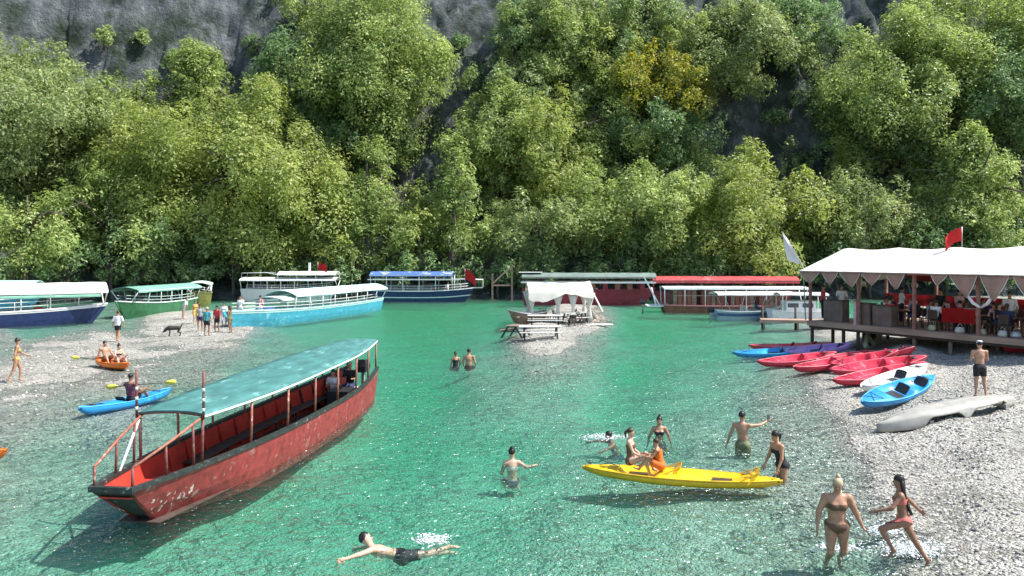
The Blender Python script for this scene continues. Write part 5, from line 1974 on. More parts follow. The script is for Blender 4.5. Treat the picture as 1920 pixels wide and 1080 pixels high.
def person(label, loc, heading, H=1.72, pose=None, female=False, sk=SK_T, hair='short', hm=HAIR_B, clothes=(), group=None,
           z=None, pelvis_z=None, fine=True, face=False, build=1.0, hat=None, rz=None):
    """loc: ground point; heading: the direction (x, y) the person faces; the local y axis looks forward"""
    P = dict(POSE0)
    P.update(pose or {})
    s = H / 1.75
    pel = np.zeros(3)
    sp = nrm(P['spine'])
    side = nrm(P['shl'])
    hips = nrm(P['hips'])
    waist = pel + sp * .17 * s
    chest = pel + sp * .36 * s
    neck = pel + sp * .52 * s
    hd = nrm(P['head'])
    hc = neck + hd * .175 * s
    shw = (.165 if female else .192) * s * (0.5 + .5 * build)
    hpw = (.092 if female else .085) * s
    T = frame(sp, side)
    Hp = frame(sp, hips)
    prims = []          # (name, function, k)
    bw = build

    def ell(name, c, R, r):
        r = np.array(r) * s
        prims.append((name, lambda Q, c=c, R=R, r=r: sd_ell(Q, c, R, r)))

    def cone(name, a, b, ra, rb):
        prims.append((name, lambda Q, a=a, b=b, ra=ra * s, rb=rb * s: sd_cone(Q, a, b, ra, rb)))

    wr = .135 if female else .15
    ell('chest', chest + sp * .02 * s, T, (.158 * bw if not female else .142 * bw, .105 * bw, .18))
    ell('belly', waist, T, ((.118 if female else .135) * bw, .095 * bw, .16))
    ell('pelvis', pel + sp * .0, Hp, ((.158 if female else .145) * bw, .115 * bw, .125))
    if female:
        for q in (-1, 1):
            ell('chest', chest + T[0] * q * .07 * s + T[1] * -.0 + np.cross(T[2], T[0]) * .085 * s * bw + sp * .005, T, (.062, .058, .062))
    fwd = np.cross(T[2], T[0])
    for q in (-1, 1):
        ell('pelvis', pel + Hp[0] * q * .07 * s - np.cross(Hp[2], Hp[0]) * .05 * s - sp * .04 * s, Hp, (.085 * bw, .085 * bw, .09))
    cone('neck', neck - sp * .03 * s, hc - hd * .04 * s, .058, .052)
    fc = nrm(P['face'])
    Hd = frame(hd, np.cross(fc, hd))
    ell('head', hc + hd * .035 * s, Hd, (.074, .094, .098))
    ell('head', hc - hd * .035 * s + fc * .022 * s, Hd, (.058, .07, .075))
    joints = {}
    LASTJ.clear()
    LASTJ['j'] = joints
    for q, key, nm in ((1, 'ra', 'r'), (-1, 'la', 'l')):
        sh = neck + side * q * shw - sp * .035 * s
        u, f = nrm(P[key][0]), nrm(P[key][1])
        el = sh + u * .29 * s
        wri = el + f * .245 * s
        cone('shoulder', neck - sp * .02 * s, sh, .05, .055 * bw)
        cone('uarm', sh, el, .052 * bw, .04 * bw)
        cone('farm', el, wri, .041 * bw, .028)
        hdv = f if len(P[key]) < 3 else nrm(P[key][2])
        pc = wri + hdv * .05 * s
        # palm side: towards the body
        nside = np.cross(hdv, fwd)
        if np.linalg.norm(nside) < .1: nside = side
        nside = nrm(nside)
        Rp = frame(hdv, fwd - hdv * np.dot(fwd, hdv) if abs(np.dot(fwd, hdv)) < .95 else sp)
        ell('hand', pc, Rp, (.042, .02, .055))
        joints[nm + 'hand'] = (wri, hdv, Rp, pc)
        joints[nm + 'wrist'] = wri
    for q, key, nm in ((1, 'rl', 'r'), (-1, 'll', 'l')):
        hp = pel + hips * q * hpw - sp * .03 * s
        th, sn = nrm(P[key][0]), nrm(P[key][1])
        kn = hp + th * .43 * s
        an = kn + sn * .41 * s
        cone('thigh', hp, kn, (.092 if female else .088) * bw, .058)
        cone('shin', kn, an, .055, .036)
        ell('shin', kn + sn * .12 * s - nrm(np.cross(np.cross(sn, np.cross(hips, sn)), sn) + 1e-9) * 0, frame(sn, hips), (.052, .055, .12))
        ft = np.array(P[key][2]) if len(P[key]) > 2 else np.cross(hips, sn) * -1.0
        if len(P[key]) <= 2:
            ft = np.cross(nrm(hips), sn)
            ft = ft if ft[1] > 0 or abs(ft[1]) < .2 else -ft
            ft = ft + np.array([0, 0, -.15])
        ft = nrm(ft)
        heel = an + sn * .035 * s - ft * .03 * s
        cone('foot', heel, heel + ft * .2 * s, .036, .026)
        joints[nm + 'ankle'] = an
    # grid
    pts = [pel, hc + hd * .13 * s, neck + side * shw, neck - side * shw] + [joints[k] for k in ('rwrist', 'lwrist', 'rankle', 'lankle')]
    pts = np.array(pts)
    for key in ('ra', 'la', 'rl', 'll'):
        q = 1 if key[0] == 'r' else -1
        if key[1] == 'a':
            pts = np.vstack([pts, neck + side * q * shw + nrm(P[key][0]) * .29 * s])
        else:
            pts = np.vstack([pts, pel + hips * q * hpw + nrm(P[key][0]) * .43 * s])
    lo, hi = pts.min(0) - .24 * s, pts.max(0) + .24 * s
    hvox = (.021 if fine else .032)
    dims = np.ceil((hi - lo) / hvox).astype(int) + 1
    G = np.stack(np.meshgrid(*[lo[i] + np.arange(dims[i]) * hvox for i in range(3)], indexing='ij'), -1)

    def field(Q):
        D = None
        KK = {'head': .03, 'hand': .02, 'foot': .025, 'thigh': .035, 'uarm': .03, 'farm': .02, 'shin': .02, 'neck': .035}
        for name, f in prims:
            d = f(Q)
            if D is None:
                D = d
                continue
            k = KK.get(name, .05) * s
            hh = np.clip(.5 + .5 * (D - d) / k, 0, 1)
            D = D * (1 - hh) + d * hh - k * hh * (1 - hh)
        return D

    V, Q = surface_nets(field(G), lo, hvox)
    # which limb each vertex belongs to
    best = np.full(len(V), 9.0)
    who = np.zeros(len(V), dtype=int)
    names = []
    for i, (nm, f) in enumerate(prims):
        d = f(V)
        m = d < best
        best[m] = d[m]
        who[m] = i
        names.append(nm)
    zone = np.array(names)[who]
    sc = (V - pel) @ sp / (.52 * s)          # 0 at the pelvis, 1 at the neck
    zlow = V[:, 2].min()
    # normals
    nv = np.zeros_like(V)
    fn = np.cross(V[Q[:, 2]] - V[Q[:, 0]], V[Q[:, 3]] - V[Q[:, 1]])
    for k in range(4):
        np.add.at(nv, Q[:, k], fn)
    nv /= np.linalg.norm(nv, axis=1)[:, None] + 1e-9
    # fingers, ears, nose join the body mesh
    VV, FF = [V], [Q]
    ex = MB()
    if fine:
        for q, nm in ((1, 'r'), (-1, 'l')):
            wri, hdv, Rp, pc = joints[nm + 'hand']
            across, nrml = Rp[0], Rp[1]
            for j, (off, ln) in enumerate(((-.03, .066), (-.01, .08), (.011, .074), (.03, .056))):
                b0 = pc + hdv * .03 * s + across * off * s
                m0 = b0 + hdv * ln * .6 * s + across * off * .25 * s
                e0 = m0 + hdv * ln * .5 * s + nrml * .022 * s
                ex.tube([b0, m0, e0], [.0105 * s, .0095 * s, .0065 * s], 5)
            b0 = pc - hdv * .03 * s - across * .025 * s
            m0 = b0 - across * .035 * s + hdv * .025 * s
            ex.tube([b0, m0, m0 + hdv * .035 * s - across * .008 * s], [.014 * s, .012 * s, .008 * s], 5)
        ex.tube([hc + fc * .08 * s + hd * .035 * s, hc + fc * .108 * s - hd * .008 * s, hc + fc * .08 * s - hd * .014 * s], [.008 * s, .016 * s, .012 * s], 6)
        for q in (-1, 1):
            ex.ball(hc + Hd[0] * q * .074 * s + hd * .01 * s, (.012 * s, .02 * s, .03 * s), 6, 4)
    vt = [tuple(p) for p in V]
    body = MB()
    body.v = vt
    body.f = [tuple(int(i) for i in q) for q in Q]
    body.s = [True] * len(Q)
    if ex.v:
        body.add(ex.v, ex.f, True)
    if pelvis_z is not None:
        zz = pelvis_z
    else:
        zz = (z if z is not None else gz(loc[0], loc[1])) - zlow
    ang = rz if rz is not None else math.atan2(-heading[0], heading[1])
    root = thing('person', label, 'person', (loc[0], loc[1], zz), ang, group)
    body.build('body', sk, root, fix=False)

    def garment(name, m, mask, off=.012):
        fm = mask[Q].all(1)
        if not fm.any():
            return None
        q = Q[fm]
        used = np.unique(q)
        mp = np.full(len(V), -1)
        mp[used] = np.arange(len(used))
        W = V[used] + nv[used] * off
        o = link(name, np_mesh(name, W, mp[q], True), m, root)
        return o

    for kind, cm in clothes:
        m = CL[cm]
        isleg = np.isin(zone, ['thigh'])
        tth = np.zeros(len(V))
        for q, key in ((1, 'rl'), (-1, 'll')):
            hp = pel + hips * q * hpw - sp * .03 * s
            th = nrm(P[key][0])
            mine = ((V - pel) @ hips * q) > -.01
            tth = np.where(mine, ((V - hp) @ th) / (.43 * s), tth)
        tor = np.isin(zone, ['pelvis', 'belly', 'chest', 'shoulder', 'neck'])
        if kind == 'trunks':
            garment('swim_trunks', m, (tor & (sc < .22)) | (isleg & (tth < .62)), .022)
        elif kind == 'briefs':
            lat = np.abs((V - pel) @ hips)
            hgt = (V - pel) @ sp
            garment('bikini_bottom', m, (tor | isleg) & (hgt < .07 * s) & (hgt > -.15 * s + .85 * lat), .012)
        elif kind == 'bra':
            garment('bikini_top', m, tor & (sc > .58) & (sc < .80) & ~np.isin(zone, ['shoulder', 'neck']), .01)
        elif kind == 'onepiece':
            garment('swimsuit', m, (tor & (sc < .82) & ~np.isin(zone, ['shoulder', 'neck'])) | (isleg & (tth < .1)), .01)
        elif kind == 'shirt':
            tar = (V - neck) @ side
            garment('shirt', m, (tor & (sc > -.05) & (sc < 1.02)) | (np.isin(zone, ['uarm']) & (best < 9)), .022)
        elif kind == 'vest':
            garment('life_vest', m, tor & (sc > .12) & (sc < .98), .045)
        elif kind == 'trousers':
            garment('trousers', m, (tor & (sc < .2)) | isleg | np.isin(zone, ['shin']), .02)
        elif kind == 'dress':
            garment('dress', m, (tor & (sc < .95)) | (isleg & (tth < .75)), .03)
    # hair
    if hair:
        mb = MB()
        up, back = hd, -fc

        def cap(c, r, cutf):
            n, k = 12, 9
            rows = []
            for j in range(k + 1):
                ph = math.pi * j / k
                ring = []
                for i in range(n):
                    t = 2 * math.pi * i / n
                    d = np.array([math.sin(ph) * math.cos(t), math.sin(ph) * math.sin(t), math.cos(ph)])
                    ring.append(c + Hd.T @ (d * np.array(r) * s))
                rows.append(ring)
            mb.rings(rows, True, False, True)

        if hair != 'bald':
            cap(hc + up * .062 * s + back * .014 * s, (.086, .100, .094), 0)
        if hair == 'bun':
            mb.ball(hc + up * .155 * s + back * .05 * s, .045 * s, 8, 6)
        if hair in ('long', 'verylong'):
            L = .36 if hair == 'long' else .62
            n = 7
            rows = []
            for i in range(n):
                u = i / (n - 1)
                c = hc + up * (.06 - .02 * u) * s + back * (.055 + .05 * u) * s + np.array([0, 0, -1]) * L * u * s + np.array(P.get('sway', (0, 0, 0))) * u * u
                w = (.085 + .02 * math.sin(u * 3)) * (1 - .65 * u ** 2) * s
                dd = (.05 - .02 * u) * s
                rows.append([c + Hd[0] * w * math.cos(a) + back * dd * math.sin(a) for a in [2 * math.pi * k / 8 for k in range(8)]])
            mb.rings(rows, True, True, True)
        if hair == 'pony':
            c = hc + up * .06 * s + back * .10 * s
            mb.tube([c, c + back * .06 * s - up * .05 * s, c + back * .04 * s + np.array([0, 0, -.22 * s])], [.03 * s, .035 * s, .012 * s], 7)
        if mb.v:
            jr = random.Random(len(label))
            mb.v = [(x + jr.uniform(-.007, .007), y + jr.uniform(-.007, .007), z_ + jr.uniform(-.007, .007)) for x, y, z_ in mb.v]
            mb.build('hair', hm, root, fix=True)
    if hat:
        mb = MB()
        c = hc + hd * .085 * s
        r0 = [[c + Hd.T @ (np.array([math.cos(a) * .088 * q, math.sin(a) * .105 * q, zz_]) * s) for a in [2 * math.pi * k / 12 for k in range(12)]] for q, zz_ in ((1, -.02), (.97, .03), (.7, .062), (.05, .07))]
        mb.rings(r0, True, True, True)
        mb.sheet([[c + fc * (.08 + .09 * u) * s + Hd[0] * w * .07 * (1 - .3 * u) * s - hd * .015 * s for w in (-1, -.5, 0, .5, 1)] for u in (0, .5, 1)], .008)
        mb.build('cap', CL[hat], root)
    if face:
        for q in (-1, 1):
            MB().ball(hc + fc * .088 * s + Hd[0] * q * .03 * s + hd * .03 * s, (.012 * s, .008 * s, .007 * s), 6, 4).build('eye', EYE, root)
        MB().ball(hc + fc * .09 * s - hd * .045 * s, (.024 * s, .008 * s, .007 * s), 6, 4).build('mouth', LIP, root)
    return root


CAMD = lambda p: Vector((-p[0], -p[1], 0)).normalized()
SIT = dict(rl=((.18, 1, .12), (.02, .35, -1), (0, 1, .1)), ll=((-.18, 1, .12), (-.02, .35, -1), (0, 1, .1)))
SITFLAT = dict(rl=((.22, 1, .55), (.05, .75, -.8), (0, 1, .3)), ll=((-.22, 1, .55), (-.05, .75, -.8), (0, 1, .3)))
KNEEL = dict(rl=((.25, 1, -.08), (-.1, -1, -.12), (0, -1, 0)), ll=((-.25, 1, -.08), (.1, -1, -.12), (0, -1, 0)))
CHAIRPOSE = dict(spine=(0, .06, 1), rl=((.12, 1, -.02), (0, .05, -1), (0, 1, 0)), ll=((-.12, 1, -.02), (0, .05, -1), (0, 1, 0)),
                 ra=((.2, .35, -1), (-.25, 1, .1)), la=((-.2, .35, -1), (.25, 1, .1)))

# --- foreground: woman in a bikini wading
p = at(1569, 1040, 0); p.z = gz(p.x, p.y)
person('elderly blond woman in a dark bikini wading towards the camera', p, (-.15, -1), 1.72, dict(
    spine=(.02, .10, 1), head=(.0, .28, 1), face=(.25, 1, -.3),
    ra=((.42, -.02, -1), (.12, .2, -1), (.1, .5, -1)), la=((-.5, -.05, -1), (-.42, .25, -1), (-.6, .5, -.6)),
    rl=((.05, .1, -1), (.02, -.75, -.75)), ll=((-.07, -.05, -1), (-.02, -.9, -.6))), True, SK_T, 'bun', HAIR_BL, [('briefs', 'brown'), ('bra', 'brown')], face=True, build=1.25, pelvis_z=.50)
# girl running out of the water
p = at(1694, 1056, 0.0)
person('girl in a coral bikini with long black hair running in the shallow water', p, (-.93, .36), 1.5, dict(
    spine=(-.05, .12, 1), head=(0, .1, 1), face=(.1, 1, .05), sway=(0, -.10, 0),
    ra=((.30, -.75, -.75), (.2, -.75, -.75)), la=((-.35, .55, -.75), (.1, 1, -.35)),
    ll=((-.1, 1, -.42), (-.05, -.55, -1), (0, .6, -.8)), rl=((.08, -.5, -1), (.02, -.55, -.9), (0, .25, -1))), True, SK_D, 'verylong', HAIR_B,
    [('briefs', 'coral'), ('bra', 'coral')], z=-.12)
# man with a cap on the beach
p = atg(1837, 745)
person('man with white cap and black swim shorts standing on the gravel beach', p, (.2, 1), 1.72, dict(
    head=(.05, .15, 1), face=(.15, 1, -.2), ra=((.25, .35, -1), (-.55, .9, .35)), la=((-.2, .1, -1), (.35, .75, .1)),
    rl=((.14, .12, -1), (.06, -.22, -1)), ll=((-.05, 0, -1), (-.02, -.04, -1))), False, SK_T, 'short', HAIR_B, [('trunks', 'black')], hat='white')
# yellow kayak pair
ax = (YB - YA).normalized()
yq = YA.lerp(YB, .285)
person('girl with dark hair sitting sideways on the left part of the yellow kayak', yq + Vector((-.12, .12, 0)), (.95, -.3), 1.5, dict(
    spine=(0, -.05, 1), head=(0, .1, 1), face=(.25, 1, 0), ra=((.2, .45, -.9), (-.05, 1, -.35)), la=((-.22, .3, -1), (.1, .8, -.5)),
    rl=((.3, 1, .35), (.0, .35, -1), (0, 1, -.2)), ll=((-.2, 1, .4), (.0, .5, -1), (0, 1, -.2))), True, SK_L, 'pony', HAIR_BR, [('onepiece', 'brown')], pelvis_z=.36, face=True)
person('child in an orange top sitting beside the girl on the yellow kayak', YA.lerp(YB, .40) + Vector((0, -.08, 0)), (-.9, .25), 1.22, dict(
    spine=(0, .18, 1), head=(0, .2, 1), face=(0, 1, -.2), ra=((.25, .6, -.8), (-.2, 1, .1)), la=((-.25, .6, -.8), (.2, 1, .1)), **SITFLAT), True, SK_T, 'short', HAIR_BR,
    [('dress', 'orange')], pelvis_z=.33, face=True)
# standing in the water on the right
p = at(1466, 893, 0)
person('woman in a black swimsuit standing at the right tip of the yellow kayak', p, (-.93, -.35), 1.66, dict(
    spine=(0, .28, 1), head=(0, .3, 1), face=(0, 1, -.25), ra=((.12, .3, -1), (-.05, .6, -.9)), la=((-.15, .15, -1), (0, .5, -1)),
    rl=((.05, .0, -1), (0, -.1, -1)), ll=((-.05, .15, -1), (0, -.1, -1))), True, SK_T, 'pony', HAIR_B, [('onepiece', 'black')], z=-.64, face=True)
p = at(1393, 838, 0)
PHONE_MAN = person('man in olive shorts seen from behind holding a phone at arm length', p, (.45, .9), 1.76, dict(
    spine=(-.04, 0, 1), head=(0, .08, 1), face=(.35, 1, 0), ra=((.75, .55, .02), (.5, .8, .28)), la=((-.4, -.1, -1), (-.35, .15, -1)),
    rl=((.12, 0, -1), (.05, 0, -1)), ll=((-.12, 0, -1), (-.05, 0, -1))), False, SK_T, 'short', HAIR_B, [('trunks', 'green')], z=-.87)
# the phone in that man's hand
def hand_world(root, which):
    j = LASTJ['j'][which]
    return Matrix.Translation(root.location) @ Matrix.Rotation(root.rotation_euler.z, 4, 'Z') @ Vector([float(q) for q in j[3]])


hw_ = hand_world(PHONE_MAN, 'rhand')
t = thing('phone', 'black mobile phone held up by the man in olive shorts', 'phone', hw_ + Vector((.03, .02, .08)), .5)
MB().box((0, 0, 0), (.08, .012, .16)).build('case', BLACK, t)
MB().box((0, -.0075, 0), (.07, .003, .145)).build('screen', GLASS, t)


def swimmer(label, px, py, heading, pelvis, pose=None, **k):
    p = at(px, py, 0)
    return person(label, p, heading, pose=pose, pelvis_z=pelvis, **k)


swimmer('woman with hair bun and dark bikini top standing chest deep above the yellow kayak', 1236, 813, (-.1, -1), -.30, dict(**KNEEL, 
    spine=(0, .06, 1), head=(0, .1, 1), face=(.1, 1, -.15), ra=((.5, .05, -1), (.25, .3, -1)), la=((-.5, .05, -1), (-.25, .3, -1))), female=True, sk=SK_T, hair='bun', hm=HAIR_B, clothes=[('bra', 'black'), ('briefs', 'black')], H=1.66)
swimmer('swimmer with only dark head and shoulder above water beside splashing foam', 1160, 822, (-.9, -.2), -.55, dict(**KNEEL, 
    spine=(0, .5, 1), head=(0, .3, 1), ra=((.4, .9, .05), (.0, 1, -.1)), la=((-.6, .6, -.1), (-.2, 1, -.3))), female=False, sk=SK_D, hair='short', hm=HAIR_B, clothes=[('trunks', 'navy')])
swimmer('woman with tied dark hair standing breast deep with one arm out in the middle', 960, 872, (-.1, 1), -.42, dict(**KNEEL, 
    spine=(0, .05, 1), head=(0, .05, 1), face=(.2, 1, 0), ra=((.75, .4, -.55), (.9, .5, .05)), la=((-.3, .2, -1), (.2, 1, -.2))), female=True, sk=SK_L, hair='bun', hm=HAIR_B, clothes=[('bra', 'white'), ('briefs', 'navy')])
# the couple further out
swimmer('left one of two people standing waist deep in the middle of the water', 854, 688, (-.2, 1), -.06, dict(**KNEEL, 
    head=(.05, .1, 1), ra=((.3, .2, -1), (0, .8, -.4)), la=((-.2, .1, -1), (0, .5, -1))), female=True, sk=SK_T, hair='pony', hm=HAIR_BR, clothes=[('onepiece', 'black')], H=1.6)
swimmer('broad shouldered man, right one of the pair standing waist deep', 879, 688, (.1, 1), -.02, dict(**KNEEL, 
    ra=((.3, .1, -1), (-.1, .7, -.6)), la=((-.3, .1, -1), (.1, .7, -.6))), female=False, sk=SK_T, hair='short', hm=HAIR_B, clothes=[('trunks', 'black')], H=1.76, build=1.08)
# the floating swimmer in front
p = at(752, 1026, 0)
person('swimmer with black hair stretched out on the water with one arm reaching left', p, (0, 1), 1.75, dict(
    spine=(-.93, -.12, .26), shl=(.15, -.9, .35), hips=(.1, -.9, .35), head=(-.55, .35, .75), face=(.85, .1, .3),
    ra=((-.75, -.75, -.05), (-.85, -.6, -.08)), la=((-.5, .7, -.1), (-.7, .5, -.3)),
    rl=((.9, .35, -.05), (.9, .5, .12), (.9, .4, -.2)), ll=((.85, .5, -.08), (.85, .55, -.15), (.9, .4, -.2))), False, SK_L, 'short', HAIR_B, [('trunks', 'black')], pelvis_z=-.15, face=True)
# left: walking woman, man in a white shirt
p = atg(31, 716)
person('woman in a yellow bikini walking on the shallow bar at the left edge', p, (.75, .45), 1.66, dict(
    spine=(0, .06, 1), ra=((.2, -.3, -1), (.1, .1, -1)), la=((-.25, .45, -.9), (-.05, .9, -.5)),
    rl=((.03, -.25, -1), (0, -.5, -1)), ll=((-.05, .35, -1), (0, -.05, -1))), True, SK_T, 'bun', HAIR_B, [('briefs', 'yellow'), ('bra', 'yellow')])
p = atg(221, 641)
person('man in white shirt and black shorts walking away on the gravel bar', p, (.0, 1), 1.74, dict(
    rl=((.05, -.2, -1), (0, -.35, -1)), ll=((-.05, .22, -1), (0, -.05, -1)), ra=((.3, .2, -1), (.1, .3, -1)), la=((-.3, -.1, -1), (-.1, .2, -1))), False, SK_T, 'short', HAIR_BR, [('shirt', 'white'), ('trunks', 'black')])
# paddler on the blue kayak
bc = BA_.lerp(BB_, .54)
bd = (BB_ - BA_).normalized()
pad = person('paddler in a dark maroon life vest sitting on the blue kayak', bc, (bd.x, bd.y), 1.72, dict(
    spine=(0, -.12, 1), head=(0, .1, 1), ra=((.3, .55, -.8), (.05, 1, .15)), la=((-.3, .55, -.8), (-.05, 1, .15)), **SITFLAT), False, SK_D, 'short', HAIR_B, [('vest', 'maroon'), ('trunks', 'black')], pelvis_z=.24)
PADY = mat('paddle_yellow', (0.68, 0.66, 0.10), .5, .1, 4)


def paddle(label, c, d, L=2.2, m=PADY):
    d = Vector(d).normalized()
    t = thing('paddle', label, 'paddle', c)
    MB().tube([-d * L / 2 * .8, d * L / 2 * .8], .016, 6).build('shaft', BLACK, t)
    n = d.cross(Vector((0, 0, 1))).normalized()
    up = n.cross(d).normalized()
    for s in (1, -1):
        r = []
        for u, w in ((.66, .02), (.74, .07), (.86, .085), (.95, .07), (1.0, .03)):
            q = d * s * L / 2 * u
            r.append([q - up * w + n * .01, q + up * w + n * .01, q + up * w - n * .01, q - up * w - n * .01])
        MB().rings(r, True, True, True).build('blade', m, t)
    return t


paddle('double paddle with yellow blades held across the blue kayak', bc + bd * .42 + Vector((0, 0, .62)), (.95, .1, .06), 2.3)
# couple on the orange kayak
oc = OA_.lerp(OB_, .35)
od = (OB_ - OA_).normalized()
person('dark haired man leaning back at the rear of the orange kayak', oc + Vector((0, 0.05, 0)), (od.x, od.y), 1.72, dict(
    spine=(0, -.3, 1), head=(0, .1, 1), ra=((.25, -.2, -1), (.1, -.3, -1)), la=((-.25, .4, -.9), (0, 1, -.2)), **SITFLAT), False, SK_T, 'short', HAIR_B, [('trunks', 'brown')], pelvis_z=.36)
person('pale skinned woman sitting in front of the man on the orange kayak', OA_.lerp(OB_, .58) + Vector((0.12, -.05, 0)), (od.x, od.y), 1.62, dict(
    spine=(0, .25, 1), head=(0, .25, 1), ra=((.2, .6, -.8), (-.1, 1, .1)), la=((-.2, .6, -.8), (.1, 1, .1)), **SITFLAT), True, SK_L, 'bun', HAIR_B, [('briefs', 'black'), ('bra', 'black')], pelvis_z=.36)
paddle('yellow paddle lying across the orange kayak', OA_.lerp(OB_, .3) + Vector((-.3, -.1, .35)), (1, .12, -.1), 2.1)
# group on the gravel bar beside the turquoise boat
GROUP = [
    (375, 620, (.3, -1), 1.7, False, SK_D, 'short', HAIR_B, [('shirt', 'grey'), ('trunks', 'navy')], 'person in grey shirt half hidden behind the one in teal'),
    (388, 630, (.2, 1), 1.74, False, SK_D, 'short', HAIR_BL, [('shirt', 'teal'), ('trunks', 'black')], 'person in a teal shirt standing in front on the gravel bar'),
    (407, 624, (-.4, -1), 1.72, False, SK_D, 'short', HAIR_B, [('shirt', 'red'), ('trunks', 'black')], 'person in red shirt and black shorts between teal shirt and turquoise bow'),
    (431, 624, (-1, .2), 1.72, True, SK_D, 'long', HAIR_BR, [('dress', 'green')], 'person in an olive dress next to the bow of the turquoise boat'),
    (420, 612, (0, -1), 1.66, True, SK_T, 'long', HAIR_B, [('shirt', 'white'), ('trousers', 'white')], 'person all in white behind the group on the gravel bar'),
    (366, 606, (.6, -.6), 1.62, True, SK_T, 'pony', HAIR_BR, [('dress', 'yellow')], 'person in a yellow dress at the left of the group'),
    (344, 598, (1, .1), 1.7, False, SK_T, 'short', HAIR_BR, [('shirt', 'white'), ('trunks', 'grey')], 'person in white shirt bending beside the green hulled boat'),
]
for k, (px, py, hd_, H, fem, sk_, hr, hm_, cl, lab) in enumerate(GROUP):
    person(lab, atg(px, py), hd_, H, dict(spine=(0, .5 if k == 6 else .03, 1), rl=((.08, .1 * (k % 3), -1), (0, -.1, -1)), ll=((-.08, -.1 * (k % 2), -1), (0, -.1, -1))), fem, sk_, hr, hm_, cl, fine=False)


def on_boat(boat, hull, t, y, H, pose, label, cl, fem=False, sk_=SK_T, hr='short', hm_=HAIR_B, head=(1, 0), zf=.32, sit=True):
    M = Matrix.Translation(boat.location) @ Matrix.Rotation(boat.rotation_euler.z, 4, 'Z')
    w = M @ Vector((hull.xt(t), y, 0))
    h = Matrix.Rotation(boat.rotation_euler.z, 3, 'Z') @ Vector((head[0], head[1], 0))
    if sit:
        return person(label, w, (h.x, h.y), H, dict(CHAIRPOSE, **(pose or {})), fem, sk_, hr, hm_, cl, pelvis_z=zf + .45, fine=False)
    return person(label, w, (h.x, h.y), H, pose, fem, sk_, hr, hm_, cl, z=zf, fine=False)


on_boat(BA, hA, .70, -.4, 1.72, None, 'person in a red shirt sitting on the navy hulled boat', [('shirt', 'red'), ('trunks', 'black')], head=(0, -1))
on_boat(BA, hA, .32, .3, 1.7, None, 'person in a brown shirt sitting near the left part of the navy hulled boat', [('shirt', 'brown')], head=(0, -1))
on_boat(BE, hE, .93, .2, 1.7, None, 'first person in white on the bow of the turquoise boat', [('shirt', 'white'), ('trousers', 'white')], True, head=(1, .3), zf=.5, sit=False)
on_boat(BE, hE, .89, -.5, 1.66, None, 'second person in white on the turquoise boat, nearer the camera side', [('shirt', 'white'), ('trousers', 'grey')], False, head=(0, -1), zf=.45, sit=False)
on_boat(BE, hE, .84, .4, 1.7, None, 'person in pale pink clothes standing behind the bow seat of the turquoise boat', [('shirt', 'pink'), ('trousers', 'white')], True, head=(-1, 0), zf=.42, sit=False)
on_boat(BE, hE, .07, -.3, 1.7, None, 'person in white shirt at the stern end of the turquoise boat', [('shirt', 'white')], False, head=(0, -1))
on_boat(BF, hF, .62, -.4, 1.7, None, 'person in red clothes sitting on the navy boat in the middle', [('shirt', 'red')], False, head=(0, -1), zf=.4)
on_boat(BF, hF, .74, -.2, 1.7, None, 'person in white shirt standing near the bow of the navy boat in the middle', [('shirt', 'white'), ('trousers', 'navy')], False, head=(1, 0), zf=.4, sit=False)
on_boat(BG, hG, .55, -.7, 1.7, None, 'person in a white shirt looking out of the maroon boat', [('shirt', 'white')], False, head=(0, -1), zf=.75)
on_boat(RB, Hh, .06, -.15, 1.6, None, 'helmsman in dark clothes and light cap at the stern of the red boat', [('shirt', 'black'), ('trousers', 'navy')], False, hm_=HAIR_BL, head=(1, 0), zf=.12)
on_boat(RB, Hh, .12, -.45, 1.55, None, 'passenger in a white shirt sitting ahead of the helmsman on the red boat', [('shirt', 'white'), ('trousers', 'black')], True, head=(1, 0), zf=.0)

